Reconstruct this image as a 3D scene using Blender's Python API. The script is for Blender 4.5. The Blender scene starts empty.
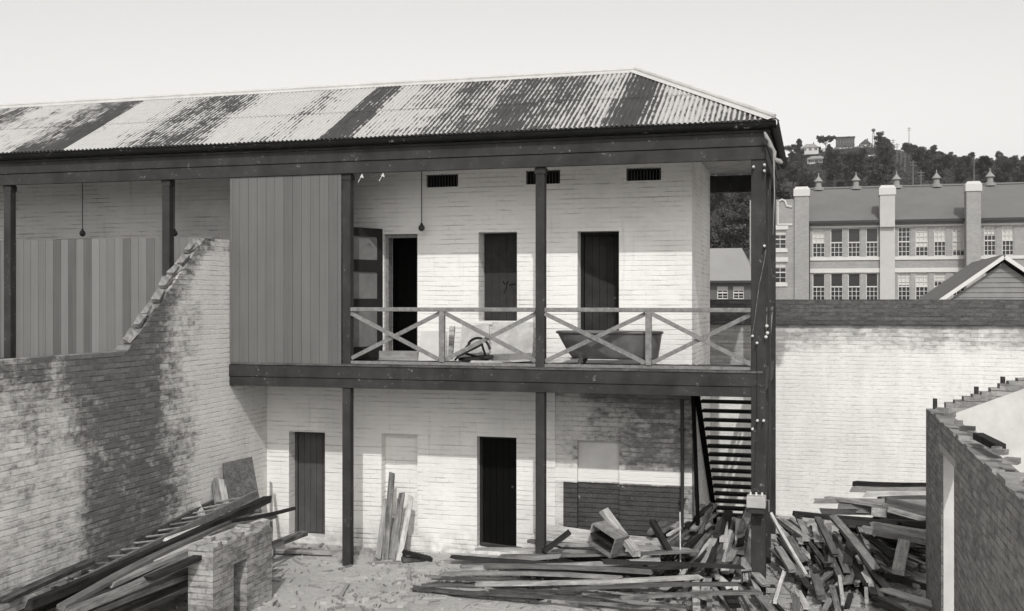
import bpy, math, random
from mathutils import Vector, Matrix
random.seed(11)
R = math.radians
sc = bpy.context.scene
COL = sc.collection
# ------------------------------------------------------------------ survey numbers
F, CX, HY, TH, ZC = 1087.0, 512.0, 301.0, R(15.57), 4.2      # focal (px), axis, horizon, yaw, eye height
SN, CN = math.sin(TH), math.cos(TH)
def ux(px): return math.tan(math.atan((px - CX) / F) - TH)
def at(px, py, Y):
    X = ux(px) * Y
    d = -X * SN + Y * CN
    return Vector((X, Y, ZC + (HY - py) * d / F))
def G(v, w=1.0): return (min(1, v), min(1, v * (1 - .018 * w)), min(1, v * (1 - .06 * w)), 1)

# ------------------------------------------------------------------ node helpers
class S:
    def __init__(s, nt, sock): s.nt, s.k = nt, sock
    def _m(s, op, *a, clamp=False):
        n = s.nt.nodes.new('ShaderNodeMath'); n.operation = op; n.use_clamp = clamp
        for i, v in enumerate((s,) + a):
            if isinstance(v, S): s.nt.links.new(v.k, n.inputs[i])
            else: n.inputs[i].default_value = v
        return S(s.nt, n.outputs[0])
    def __add__(s, o): return s._m('ADD', o)
    def __sub__(s, o): return s._m('SUBTRACT', o)
    def __mul__(s, o): return s._m('MULTIPLY', o)
    def lt(s, o): return s._m('LESS_THAN', o)
    def gt(s, o): return s._m('GREATER_THAN', o)
    def inv(s): return (s * -1.0) + 1.0
    def clamp(s): return s._m('ADD', 0.0, clamp=True)
    def mx(s, o): return s._m('MAXIMUM', o)
    def mn(s, o): return s._m('MINIMUM', o)
    def fn(s, op, *a): return s._m(op, *a)
    def step(s, a, b):
        n = s.nt.nodes.new('ShaderNodeMapRange'); n.interpolation_type = 'SMOOTHSTEP'
        s.nt.links.new(s.k, n.inputs[0])
        n.inputs[1].default_value, n.inputs[2].default_value = a, b
        if a > b:
            n.inputs[1].default_value, n.inputs[2].default_value = b, a
            n.inputs[3].default_value, n.inputs[4].default_value = 1, 0
        return S(s.nt, n.outputs[0])
class M:
    def __init__(m, name, rough=.9, spec=.2):
        m.mat = bpy.data.materials.new(name); m.mat.use_nodes = True
        m.nt = m.mat.node_tree; m.b = m.nt.nodes['Principled BSDF']
        m.b.inputs['Roughness'].default_value = rough
        m.b.inputs['Specular IOR Level'].default_value = spec
        tc = m.nt.nodes.new('ShaderNodeTexCoord'); m.obj = tc.outputs['Object']
        sp = m.nt.nodes.new('ShaderNodeSeparateXYZ'); m.nt.links.new(m.obj, sp.inputs[0])
        m.x, m.y, m.z = (S(m.nt, o) for o in sp.outputs)
    def vec(m, a, b, c):
        n = m.nt.nodes.new('ShaderNodeCombineXYZ')
        for i, v in enumerate((a, b, c)):
            if isinstance(v, S): m.nt.links.new(v.k, n.inputs[i])
            else: n.inputs[i].default_value = v
        return n.outputs[0]
    def noise(m, v, scale=1, detail=4, rough=.6, dist=0):
        n = m.nt.nodes.new('ShaderNodeTexNoise'); m.nt.links.new(v, n.inputs['Vector'])
        n.inputs['Scale'].default_value = scale; n.inputs['Detail'].default_value = detail
        n.inputs['Roughness'].default_value = rough; n.inputs['Distortion'].default_value = dist
        return S(m.nt, n.outputs['Fac'])
    def attr(m, name):
        n = m.nt.nodes.new('ShaderNodeAttribute'); n.attribute_name = name
        return S(m.nt, n.outputs['Fac'])
    def rnd(m):
        n = m.nt.nodes.new('ShaderNodeObjectInfo'); return S(m.nt, n.outputs['Random'])
    def mix(m, f, a, b):
        n = m.nt.nodes.new('ShaderNodeMix'); n.data_type = 'RGBA'
        for i, v in ((0, f), (6, a), (7, b)):
            if isinstance(v, S): m.nt.links.new(v.k, n.inputs[i])
            else: n.inputs[i].default_value = v
        return S(m.nt, n.outputs[2])
    def grey(m, v):       # value socket -> slightly warm grey
        n = m.nt.nodes.new('ShaderNodeCombineColor')
        m.nt.links.new(v.k, n.inputs[0]); m.nt.links.new((v * .986).k, n.inputs[1]); m.nt.links.new((v * .955).k, n.inputs[2])
        return S(m.nt, n.outputs[0])
    def color(m, c):
        if isinstance(c, S): m.nt.links.new(c.k, m.b.inputs['Base Color'])
        else: m.b.inputs['Base Color'].default_value = c
        return m
    def bump(m, h, dist=.01, strength=1):
        n = m.nt.nodes.new('ShaderNodeBump'); m.nt.links.new(h.k, n.inputs['Height'])
        n.inputs['Distance'].default_value = dist; n.inputs['Strength'].default_value = strength
        m.nt.links.new(n.outputs[0], m.b.inputs['Normal']); return m
    def bricks(m, mortar=.010, bw=.235, rh=.078, wob=.012):
        u = m.x + m.y
        w1 = m.noise(m.vec(u, 0, m.z), 1.3, 2) - .5
        v = m.vec(u, m.z + w1 * wob * 2 + (m.noise(m.vec(u, m.z, 0), 9, 2) - .5) * wob, 0)
        n = m.nt.nodes.new('ShaderNodeTexBrick'); m.nt.links.new(v, n.inputs['Vector'])
        n.inputs['Scale'].default_value = 1; n.inputs['Mortar Size'].default_value = mortar
        n.inputs['Mortar Smooth'].default_value = .35
        n.inputs['Brick Width'].default_value = bw; n.inputs['Row Height'].default_value = rh
        n.inputs['Color1'].default_value = (0, 0, 0, 1); n.inputs['Color2'].default_value = (1, 1, 1, 1)
        n.inputs['Mortar'].default_value = (.5, .5, .5, 1)
        return S(m.nt, n.outputs['Fac']), S(m.nt, n.outputs['Color']), u

MT = {}
def plain(name, v, rough=.8, spec=.3, var=.25, scale=6, w=1):
    m = M(name, rough, spec)
    n = m.noise(m.obj, scale, 5, .65)
    m.color(m.grey((n - .5) * (v * var * 2.4) + v)); m.bump(m.noise(m.obj, scale * 4, 3), .004, .5)
    MT[name] = m.mat; return m.mat

# ---- painted (whitewashed) brick of the house
def mat_whitewash(name, base=.78, dirt=.35, joint=.6):
    m = M(name, .92, .15)
    mo, br, u = m.bricks(.011, wob=.02)
    row = (m.z + (m.noise(m.vec(u, 0, m.z), 1.1, 3) - .5) * .05) * (1 / .078)
    ln = (row.fn('FRACT') - .5).fn('ABSOLUTE').step(.38, .47)
    gate = m.noise(m.vec(u * .8, 0, m.z * 7), 1.7, 5, .72).step(.44, .60)     # joints only show here and there
    g2 = m.noise(m.vec(u, 3, m.z), .7, 3, .6).step(.35, .65) * .75 + .25
    jt = (ln * .8 + mo.step(.1, .8) * .3).clamp() * gate * g2 * joint
    big = m.noise(m.vec(u, m.y, m.z), .55, 5, .62).step(.38, .8) * dirt
    drip = m.noise(m.vec(u * 7, 0, m.z * .7), 1, 5, .65).step(.56, .8) * dirt * .7
    pits = m.noise(m.vec(u * 3, 0, m.z * 6), 3, 4, .6).step(.66, .76) * .35
    foot = m.z.step(.55, .0) * m.noise(m.vec(u * 2, 0, m.z * 2), 2, 4).step(.3, .7) * .45
    nb = (m.x * -1).step(9.2, 9.9) * .30  # deeper shade of the neighbour's closed verandah, painted into the wall colour
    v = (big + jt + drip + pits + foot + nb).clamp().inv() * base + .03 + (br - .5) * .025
    m.color(m.grey(v)); m.bump(ln * gate * -.7 + mo.inv() * .25 + m.noise(m.vec(u, m.z, 0), 12, 5) * .7, .012, .55)
    MT[name] = m.mat
# ---- patchy / weathered brick; zone(m,u) -> paint amount 0..1
def mat_patchy(name, zone, brick=.17, paint=.70, extra=None, edge=.10, mk=.0, jp=.30):
    m = M(name, .93, .12)
    mo, br, u = m.bricks(.012, wob=.016)
    n1 = m.noise(m.vec(u, 0, m.z), 1.7, 6, .7); n2 = m.noise(m.vec(u * 1.0, 5, m.z * 2.2), 9, 4, .65)
    amt = zone(m, u) + (n1 - .5) * 1.2 + (n2 - .5) * .8 + (br - .5) * .20
    p = amt.step(.5 - edge, .5 + edge * 1.5)
    row = (m.z + (m.noise(m.vec(u, 0, m.z), 1.1, 3) - .5) * .05) * (1 / .078)
    ln = (row.fn('FRACT') - .5).fn('ABSOLUTE').step(.36, .47)
    gt_ = m.noise(m.vec(u * 1.2, 0, m.z * 6), 2.2, 5, .72).step(.42, .62)
    n4 = m.noise(m.vec(u, 0, m.z * 1.6), 32, 4, .7)
    jb = (ln * gt_ + mo.step(.1, .8) * .18).clamp()
    brv = ((br * .4 + .8) * brick + (n2 - .5) * .16 + (n4 - .5) * .14) * (jb * -.45 + 1) + jb * mk
    pv = (m.noise(m.vec(u * 2, 0, m.z), 1.1, 5, .65) - .5) * .35 + paint - jb * n1.step(.35, .6) * jp - n2.step(.5, .75) * .16 + (n4 - .5) * .16
    v = p * pv + p.inv() * brv
    if extra: v = extra(m, u, v)
    m.color(m.grey(v.mx(.02))); m.bump(jb * -.6 + n2 * .8 + n4 * .4, .012, .7)
    MT[name] = m.mat

mat_whitewash('whitewash', .78, .27, .54)
def z_party(m, u):       # local: y measured from wall base centre
    w = m.y + (m.noise(m.vec(0, m.y, m.z), .9, 3) - .5) * 1.3 + m.z * .12
    bare = w.step(12.1, 12.9) * w.step(15.0, 14.0)
    top = m.z.step(2.75, 3.35) * m.y.step(14.0, 13.2)
    slope = (m.z - (m.y - 13.16) * .84).step(2.9, 3.4) * m.y.step(13.0, 13.3)
    ragged = m.z.step(4.85, 5.05) * .35
    clean = m.y.step(14.6, 15.6) * .42
    return (bare * -.42) - top * .30 - slope * .22 - ragged - m.z.step(.9, .2) * .15 + clean + .66
mat_patchy('party_brick', z_party, .16, .72, edge=.24)
mat_patchy('ruin_brick', lambda m, u: m.z * .0 + .46, .20, .42, edge=.3)
mat_patchy('stub_brick', lambda m, u: m.z * .0 + .52, .17, .50, edge=.25)
mat_patchy('coping_brick', lambda m, u: m.z * .0 + .12, .09, .27, edge=.2, mk=.01)
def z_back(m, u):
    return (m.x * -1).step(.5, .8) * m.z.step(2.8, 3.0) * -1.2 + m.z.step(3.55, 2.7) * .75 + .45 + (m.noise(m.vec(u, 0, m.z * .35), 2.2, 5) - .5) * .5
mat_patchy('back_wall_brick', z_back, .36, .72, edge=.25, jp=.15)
def z_inf(m, u):
    return m.z.step(1.25, 1.45) * -.05 + (m.x * -1).step(2.3, 4.4) * .5 + .42 - (m.z.step(2.45, 2.75)) * .25
def dado(m, u, v):
    d = (m.z + (m.noise(m.vec(u, 0, 0), 8, 2) - .5) * .03).lt(1.27) * (m.x).gt(-3.93) * (m.x).lt(-2.02)
    d = d * (m.noise(m.vec(u, 0, m.z), 6, 5, .7).step(.74, .62))
    band = m.z.gt(1.29) * m.z.lt(1.50)
    w = (m.noise(m.vec(u, 3, m.z), 5, 3) - .5) * .1 + .74
    v = band * w + band.inv() * v
    row = m.z * (1 / .078); ln = (row.fn('FRACT') - .5).fn('ABSOLUTE').step(.36, .47)
    rough = m.noise(m.vec(u, 2, m.z * 1.6), 24, 5, .75)
    return d * (((m.noise(m.vec(u, 0, m.z * 3), 4, 4) - .5) * .10 + (rough - .5) * .12 + .068 + rough.step(.66, .72) * .12) * (ln * -.55 + 1)) + d.inv() * v
mat_patchy('infill_brick', z_inf, .20, .62, extra=dado, edge=.22)
# ---- timber
def mat_wood(name, v, var=.5, rough=.85, peel=0):
    m = M(name, rough, .05)
    r = m.rnd()
    vv = m.vec(m.x * .9 + r * 37, m.y * 18, m.z * 18)
    g = m.noise(vv, 1.6, 5, .65); k = m.noise(m.vec(m.x * 2 + r * 11, m.y * 5, m.z * 5), 1.8, 5, .7)
    ck = m.noise(m.vec(m.x * 1.3 + r * 5, m.y * 45, m.z * 45), 1.2, 3).step(.60, .70)
    val = (g - .5) * (v * var * 3.4) + (k - .5) * (v * 1.8) - ck * v * .45 + v + (r - .5) * v * .75
    if peel:
        pm = m.noise(m.vec(m.x, m.y * 3, m.z * 3), 7, 5, .75).step(.66, .72) * peel
        val = val + pm * .25
    m.color(m.grey(val.mx(.008))); m.bump(g, .006, .8)
    MT[name] = m.mat
for nm, v in (('timber_pale', .40), ('timber_grey', .225), ('timber_brown', .11), ('timber_dark', .035)):
    mat_wood(nm, v)
def mat_boards(name, v, var, streak=.35):        # vertical boarding with per-board tone
    m = M(name, .8, .25)
    t = m.attr('tone')
    g = m.noise(m.vec(m.x * 26 + t * 13, m.y * 22, m.z * .5), 1, 6, .7)
    k = m.noise(m.vec(m.x * 2, m.y, m.z * 1.2), 1.2, 4)
    m.color(m.grey(((t - .5) * var + (g - .5) * streak + (k - .5) * .25 + 1) * v)); m.bump(g, .004, .5)
    MT[name] = m.mat
mat_boards('screen_boards', .125, .34, .6)
mat_boards('old_boards', .14, .75, .6)
# dark painted verandah timber, long members: chipped paint
def mat_dark(name, v=.045, chips=.5):
    m = M(name, .7, .15)
    n = m.noise(m.vec(m.x, m.y, m.z), 2.2, 6, .7); f = m.noise(m.vec(m.x * 1.3, m.y, m.z * 1.6), 13, 4, .7)
    ch = f.step(.61, .67) * n.step(.50, .60) * chips
    s = m.noise(m.vec(m.x * 2.5, m.y * 2.5, m.z * 1.5), 1.3, 4, .6)
    m.color(m.grey((n - .5) * v * 1.3 + (s - .5) * v * 1.2 + v + ch * .34)); m.bump(f * .6 + n * .4, .005, .6)
    MT[name] = m.mat
mat_dark('dark_paint', .038); mat_dark('gutter_paint', .010, .6)
def mat_rail():
    m = M('rail_paint', .75, .25)
    n = m.noise(m.vec(m.x * 2, m.y, m.z * 2), 8, 5, .7)
    m.color(m.grey((n - .5) * .34 + .19)); MT['rail_paint'] = m.mat
mat_rail()
def mat_roof():
    m = M('roof_iron', .75, .15)
    t = m.attr('tone')
    s = m.y                                                        # runs up the slope
    warp = (m.noise(m.vec(m.x * 1.2, s * 1.6, 0), 1.5, 3) - .5) * .25
    n1 = m.noise(m.vec(m.x * 26, s * 1.5, 0), 1, 5, .62)
    n2 = m.noise(m.vec(m.x * 5, s * 4, 0), 1.4, 5, .7)
    tr = (m.x * (2 * math.pi / .076)).fn('SINE') * -.5 + .5        # rust gathers in the troughs
    n3 = m.noise(m.vec(m.x * 1.6, s * 1.1, 3), 1.2, 4, .6)
    a = t * .85 + .07 + (n1 - .5) * .7 + (n2 - .5) * .95 + (n3 - .5) * .6 + (tr - .5) * .32 + warp
    p = a.step(.44, .62)
    lap = (s - 1.32 + (n2 - .5) * .05).fn('ABSOLUTE').step(.035, .012) * n2.step(.45, .6) * .3
    pale = (n2 - .5) * .22 + .46 - tr * .09
    dark = (n1 - .5) * .08 + .06 + (n2 - .5) * .06
    v = (p.inv() * pale + p * dark) * lap.inv() + lap * .1
    m.color(m.grey(v.mx(.02))); m.b.inputs['Metallic'].default_value = 0.0
    m.bump(n2, .003, .4); MT['roof_iron'] = m.mat
mat_roof()
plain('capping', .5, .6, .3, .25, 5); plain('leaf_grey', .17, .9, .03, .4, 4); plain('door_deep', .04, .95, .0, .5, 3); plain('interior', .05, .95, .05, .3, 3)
plain('door_dark', .025, .9, .03, .3, 4); plain('door_grey', .08, .9, .03, .35, 3); plain('black_door', .007, .95, .0, .3, 4)
plain('ceramic', .6, .5, .3, .05); plain('metal_dark', .03, .5, .4); plain('bath_iron', .11, .45, .4, .5, 5)
plain('bath_enamel', .62, .35, .5, .2, 6); plain('plaster', .56, .95, .1, .25, 3); plain('pale_board', .42, .9, .1, .6, 5)
plain('school_render', .42, .9, .1, .12, 1); plain('school_cap', .5, .9, .1, .08, 1); plain('slate', .165, .95, .03, .15, .6)
plain('white_trim', .52, .7, .2, .08, 2); plain('far_wall', .5, .9, .1, .15, .4); plain('far_roof', .26, .8, .1, .2, .3)
plain('far_dark', .10, .9, .1, .3, .5); plain('pole_wood', .16, .9, .1, .2, 1); plain('concrete', .42, .9, .1, .3, 3)
plain('rag', .28, .95, .05, .3, 9); plain('bark', .07, .95, .05, .4, 2); plain('shingle', .14, .9, .1, .35, 2)
plain('weatherboard', .22, .8, .2, .25, 3); plain('barge_white', .6, .7, .2, .1, 3)
def mat_glass():
    m = M('glass', .08, .5); m.color(G(.03)); MT['glass'] = m.mat
mat_glass()
def mat_blind():
    m = M('blind', .8, .2); m.color(G(.5)); MT['blind'] = m.mat
mat_blind()
def mat_school():
    m = M('school_brick', .9, .1)
    mo, br, u = m.bricks(.012, .24, .09)
    n = m.noise(m.vec(u, 0, m.z), .6, 5)
    m.color(m.grey((br - .5) * .06 + (n - .5) * .09 + .27 + mo * .03)); MT['school_brick'] = m.mat
mat_school()
def mat_ground():
    m = M('yard_earth', .95, .1)
    n = m.noise(m.obj, .9, 7, .65); f = m.noise(m.obj, 13, 5, .7); l = m.noise(m.obj, .012, 5, .6)
    m.color(m.grey((n - .5) * .25 + (f - .5) * .28 + (l - .5) * .12 + .40)); m.bump(f * .6 + n, .04, .8)
    MT['ground'] = m.mat
    m = M('hill_scrub', .95, .05)
    n = m.noise(m.obj, .022, 7, .68, .6); f = m.noise(m.obj, .35, 5, .7)
    m.color(m.grey((n.step(.45, .7) * .05 + f * .04 + .02))); m.bump(f, 1.2, .8)
    MT['hill'] = m.mat
mat_ground()
def mat_leaf(name, v):
    m = M(name, .75, .2); r = m.attr('tone'); o = m.rnd()
    m.color(m.grey(((r - .5) * 1.0 + (o - .5) * .6 + 1) * v))
    MT[name] = m.mat
mat_leaf('rubble', .26); mat_leaf('leaf', .045); mat_leaf('leaf_pale', .065)

# ------------------------------------------------------------------ mesh builder
ORG = {}
class MB:
    def __init__(s): s.v, s.f, s.t = [], [], []
    def face(s, pts, t=.5):
        b = len(s.v); s.v += [Vector(p) for p in pts]; s.f.append(tuple(range(b, b + len(pts)))); s.t.append(t)
    def box(s, x0, x1, y0, y1, z0, z1, t=.5):
        b = len(s.v)
        s.v += [Vector((x, y, z)) for z in (z0, z1) for y in (y0, y1) for x in (x0, x1)]
        for q in ((0, 2, 3, 1), (4, 5, 7, 6), (0, 1, 5, 4), (2, 6, 7, 3), (0, 4, 6, 2), (1, 3, 7, 5)):
            s.f.append(tuple(b + i for i in q)); s.t.append(t)
        return s
    def hexa(s, P, t=.5):      # 8 pts: bottom 0-3 ccw, top 4-7
        b = len(s.v); s.v += [Vector(p) for p in P]
        for q in ((3, 2, 1, 0), (4, 5, 6, 7), (0, 1, 5, 4), (1, 2, 6, 5), (2, 3, 7, 6), (3, 0, 4, 7)):
            s.f.append(tuple(b + i for i in q)); s.t.append(t)
        return s
    def beam(s, a, b, w, h, roll=0, t=.5):
        a, b = Vector(a), Vector(b); d = (b - a).normalized()
        up = Vector((0, 0, 1)) if abs(d.z) < .95 else Vector((0, 1, 0))
        r = d.cross(up).normalized(); u = r.cross(d)
        c, n = math.cos(roll), math.sin(roll); r, u = r * c + u * n, u * c - r * n
        P = []
        for z in (-h / 2, h / 2):
            P += [a - r * w / 2 + u * z, a + r * w / 2 + u * z, b + r * w / 2 + u * z, b - r * w / 2 + u * z]
        return s.hexa(P, t)
    def tube(s, pts, r, n=8, t=.5, cap=True):
        pts = [Vector(p) for p in pts]; rings = []
        rr = r if isinstance(r, (list, tuple)) else [r] * len(pts)
        for i, p in enumerate(pts):
            d = (pts[min(i + 1, len(pts) - 1)] - pts[max(i - 1, 0)]).normalized()
            up = Vector((0, 0, 1)) if abs(d.z) < .9 else Vector((1, 0, 0))
            a = d.cross(up).normalized(); b2 = a.cross(d); base = len(s.v)
            for k in range(n):
                an = 2 * math.pi * k / n; s.v.append(p + (a * math.cos(an) + b2 * math.sin(an)) * rr[i])
            rings.append(base)
        for i in range(len(pts) - 1):
            for k in range(n):
                s.f.append((rings[i] + k, rings[i] + (k + 1) % n, rings[i + 1] + (k + 1) % n, rings[i + 1] + k)); s.t.append(t)
        if cap:
            s.f.append(tuple(rings[0] + k for k in range(n))[::-1]); s.t.append(t)
            s.f.append(tuple(rings[-1] + k for k in range(n))); s.t.append(t)
        return s
    def lathe(s, c, prof, n=12, t=.5):
        return s.tube([Vector(c) + Vector((0, 0, z)) for r, z in prof], [max(r, .0005) for r, z in prof], n, t)
    def panel(s, x0, x1, z0, z1, y0, y1, holes=(), axis='x', t=.5):
        """wall slab with holes; holes = (a0,a1,z0,z1). axis 'x': runs in X, thickness y0..y1; 'y': runs in Y"""
        xs = sorted({x0, x1, *[min(max(h[i], x0), x1) for h in holes for i in (0, 1)]})
        zs = sorted({z0, z1, *[min(max(h[i], z0), z1) for h in holes for i in (2, 3)]})
        solid = lambda i, j: 0 <= i < len(xs) - 1 and 0 <= j < len(zs) - 1 and not any(
            h[0] < (xs[i] + xs[i + 1]) / 2 < h[1] and h[2] < (zs[j] + zs[j + 1]) / 2 < h[3] for h in holes)
        P = (lambda a, b, z: (a, b, z)) if axis == 'x' else (lambda a, b, z: (b, a, z))
        fl = axis != 'x'
        def q(p): s.face(p[::-1] if fl else p, t)
        for i in range(len(xs) - 1):
            for j in range(len(zs) - 1):
                if not solid(i, j): continue
                a, b, c, d = xs[i], xs[i + 1], zs[j], zs[j + 1]
                q([P(a, y0, c), P(b, y0, c), P(b, y0, d), P(a, y0, d)])
                q([P(b, y1, c), P(a, y1, c), P(a, y1, d), P(b, y1, d)])
                if not solid(i - 1, j): q([P(a, y1, c), P(a, y0, c), P(a, y0, d), P(a, y1, d)])
                if not solid(i + 1, j): q([P(b, y0, c), P(b, y1, c), P(b, y1, d), P(b, y0, d)])
                if not solid(i, j - 1): q([P(a, y1, c), P(b, y1, c), P(b, y0, c), P(a, y0, c)])
                if not solid(i, j + 1): q([P(a, y0, d), P(b, y0, d), P(b, y1, d), P(a, y1, d)])
        return s
    def build(s, name, mat, parent=None, bevel=0, smooth=False, origin=None):
        if parent is not None: o0 = ORG[parent.name]
        elif origin is not None: o0 = Vector(origin)
        else:
            xs = [v.x for v in s.v]; ys = [v.y for v in s.v]; zs = [v.z for v in s.v]
            o0 = Vector(((min(xs) + max(xs)) / 2, (min(ys) + max(ys)) / 2, min(zs)))
        me = bpy.data.meshes.new(name); me.from_pydata([v - o0 for v in s.v], [], s.f)
        at_ = me.attributes.new('tone', 'FLOAT', 'FACE'); at_.data.foreach_set('value', s.t)
        me.materials.append(MT[mat] if isinstance(mat, str) else mat); me.update()
        if smooth: me.polygons.foreach_set('use_smooth', [True] * len(me.polygons))
        o = bpy.data.objects.new(name, me); COL.objects.link(o)
        if parent is None: o.location = o0
        else: o.parent = parent
        ORG[o.name] = o0
        if bevel:
            import bmesh
            bm = bmesh.new(); bm.from_mesh(me); bmesh.ops.remove_doubles(bm, verts=bm.verts, dist=1e-5); bm.to_mesh(me); bm.free()
            md = o.modifiers.new('bevel', 'BEVEL'); md.width = bevel; md.segments = 2; md.limit_method = 'ANGLE'
        return o
def thing(name, label, cat, loc, group=None):
    o = bpy.data.objects.new(name, None); COL.objects.link(o); o.location = loc
    o['label'] = label; o['category'] = cat; ORG[o.name] = Vector(loc); o.empty_display_size = .3
    if group: o['group'] = group
    return o
def tag(o, label, cat, group=None):
    o['label'] = label; o['category'] = cat
    if group: o['group'] = group
    return o

# ================================================================== SETTING
gm = MB()
def gz(x, y): return 0.0
N = 40
gx = [-3000, -600, -120, -40] + [-30 + i for i in range(45)] + [40, 120, 600, 3000]
gy = [-200, -40, 0] + [4 + i * .8 for i in range(28)] + [40, 90, 300, 1200, 4000]
rr = random.Random(3)
zz = {}
for i, x in enumerate(gx):
    for j, y in enumerate(gy):
        zz[i, j] = rr.uniform(-.03, .02) if (-14 < x < 6 and 6 < y < 24) else -.02
for i in range(len(gx) - 1):
    for j in range(len(gy) - 1):
        gm.face([(gx[i], gy[j], zz[i, j]), (gx[i + 1], gy[j], zz[i + 1, j]), (gx[i + 1], gy[j + 1], zz[i + 1, j + 1]), (gx[i], gy[j + 1], zz[i, j + 1])])
g = gm.build('ground', 'ground', origin=(0, 0, 0)); g['kind'] = 'structure'

# hill: a long ridge 820 m away
from mathutils import noise as mnoise
RY = 840.0
prof = [(-3000, 40), (-900, 70), (-420, 92), (-200, 102), (-60, 106), (-15, 113), (15, 118), (40, 119), (62, 114), (78, 108), (95, 104), (140, 99), (230, 94), (500, 80), (1500, 50), (3000, 20)]
def ridge(x):
    for (a, za), (b, zb) in zip(prof, prof[1:]):
        if a <= x <= b:
            k = (x - a) / (b - a); return za + (zb - za) * k
    return 20
def hz(x, y):
    t = (y - 150) / (RY - 150)
    if t <= 0: return -.5
    if t > 1: f = 1 - (t - 1) * .5
    else: f = .9 * t + .1 * t * t
    w = min(1, t * 4)
    return ridge(x) * f + (mnoise.noise(Vector((x * .012, y * .012, 1))) * 3 + mnoise.noise(Vector((x * .04, y * .04, 4))) * 1.2) * w * (1 if t < .93 else .25) - .5
hm = MB()
hx = list(range(-1500, -420, 60)) + list(range(-420, 420, 12)) + list(range(420, 1501, 60))
hy = list(range(150, 1050, 15)) + list(range(1050, 1900, 100))
base = 0
for y in hy:
    for x in hx: hm.v.append(Vector((x, y, hz(x, y))))
for j in range(len(hy) - 1):
    for i in range(len(hx) - 1):
        a = j * len(hx) + i; hm.f.append((a, a + 1, a + 1 + len(hx), a + len(hx))); hm.t.append(.5)
h = hm.build('hill', 'hill', smooth=True, origin=(0, 0, 0)); h['kind'] = 'structure'

# ================================================================== THE HOUSE
YW, YB = 17.18, 20.2                 # front wall face, back wall face
XR, XL = ux(692) * YW, -19.0         # right corner, far left end
YP = 16.0                            # verandah post line
ZF = 3.20                            # upper floor
house = thing('terrace_house', 'long two storey whitewashed brick house with rusty iron roof and timber verandah', 'house', (XR, 0 + YW, 0))
house.location = (0, YP, 0); ORG[house.name] = Vector((0, YP, 0))
# materials use object coordinates, the house group is shifted by YP in y only
def wx(px): return ux(px) * YW
def wz(px, py): return at(px, py, YW).z
XI = wx(555)
dA = (wx(384), wx(417.5), ZF + .12, wz(400, 234)); wB = (wx(478.5), wx(517), wz(498, 321), wz(498, 232)); dC = (wx(577.5), wx(619), ZF + .05, wz(598, 231))
dL1 = (wx(289), wx(325), .12, wz(308, 432)); nL = (wx(381.5), wx(417.5), .25, wz(400, 434)); dL2 = (wx(477), wx(516.5), .12, wz(498, 437)); dL3 = (wx(577), wx(619), .1, wz(598, 441))
vents = [(wx(426.5), wx(458), wz(442, 187), wz(442, 174.5)), (wx(526), wx(560), wz(543, 184), wz(543, 170.5)), (wx(626.5), wx(661), wz(644, 180.5), wz(644, 168))]
far_up = [(-13.6, -12.8, ZF + .05, 5.35), (-16.5, -15.7, ZF + .05, 5.35)]
TW = .40
w = MB()
w.panel(XL, XR, ZF - .05, 6.62, YW, YW + TW, [dA, wB, dC] + far_up + vents)
w.panel(XL, XI, -.3, ZF - .05, YW, YW + TW, [dL1, (nL[0], nL[1], nL[2], nL[3]), dL2])
w.box(XR - TW, XR, YW + TW, YB, -.3, 6.62); w.box(XL, XR - TW, YB - .25, YB, -.3, 6.62); w.box(XL, XL + .25, YW + TW, YB - .25, -.3, 6.62)
w.box(nL[0], nL[1], YW + .19, YW + TW - .01, nL[2], nL[3])
w.build('wall', 'whitewash', house)
p = MB(); p.panel(XI, XR, -.3, ZF - .05, YW + .02, YW + TW, [dL3]); p.box(dL3[0], dL3[1], YW + .10, YW + TW - .02, dL3[2], wz(598, 471))
o = p.build('patched_wall', 'infill_brick', house); o['label'] = 'patched brick end of the lower wall with a dark painted dado'
p = MB(); p.box(dL3[0], dL3[1], YW + .12, YW + TW - .03, wz(598, 471), dL3[3]); p.build('blocked_doorway', 'plaster', house)
m_ = MB(); m_.box(dL3[0] - .3, dL3[0], YW + .15, YW + .2, 0, .01)
# interior floor; partitions and dark back liner added to darken the open doorway
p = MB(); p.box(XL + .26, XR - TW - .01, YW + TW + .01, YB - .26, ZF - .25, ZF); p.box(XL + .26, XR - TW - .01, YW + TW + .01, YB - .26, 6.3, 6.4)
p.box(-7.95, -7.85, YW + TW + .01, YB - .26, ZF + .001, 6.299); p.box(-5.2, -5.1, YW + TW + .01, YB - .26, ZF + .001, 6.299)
p.box(XL + .26, XR - TW - .01, YB - .30, YB - .262, ZF + .001, 6.299); p.box(XL + .26, XR - TW - .01, YB - .30, YB - .262, 0, 2.9); p.build('floor_and_dark_liner', 'interior', house)
# vents
for (a, b, c, d) in vents:
    v = MB(); v.box(a, b, YW + .12, YW + .14, c, d); o = v.build('vent', 'black_door', house)
    v = MB(); n = 11
    for i in range(n):
        x = a + (b - a) * (i + .5) / n; v.box(x - .007, x + .007, YW + .005, YW + .03, c, d)
    v.build('grille', 'metal_dark', o)
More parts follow.
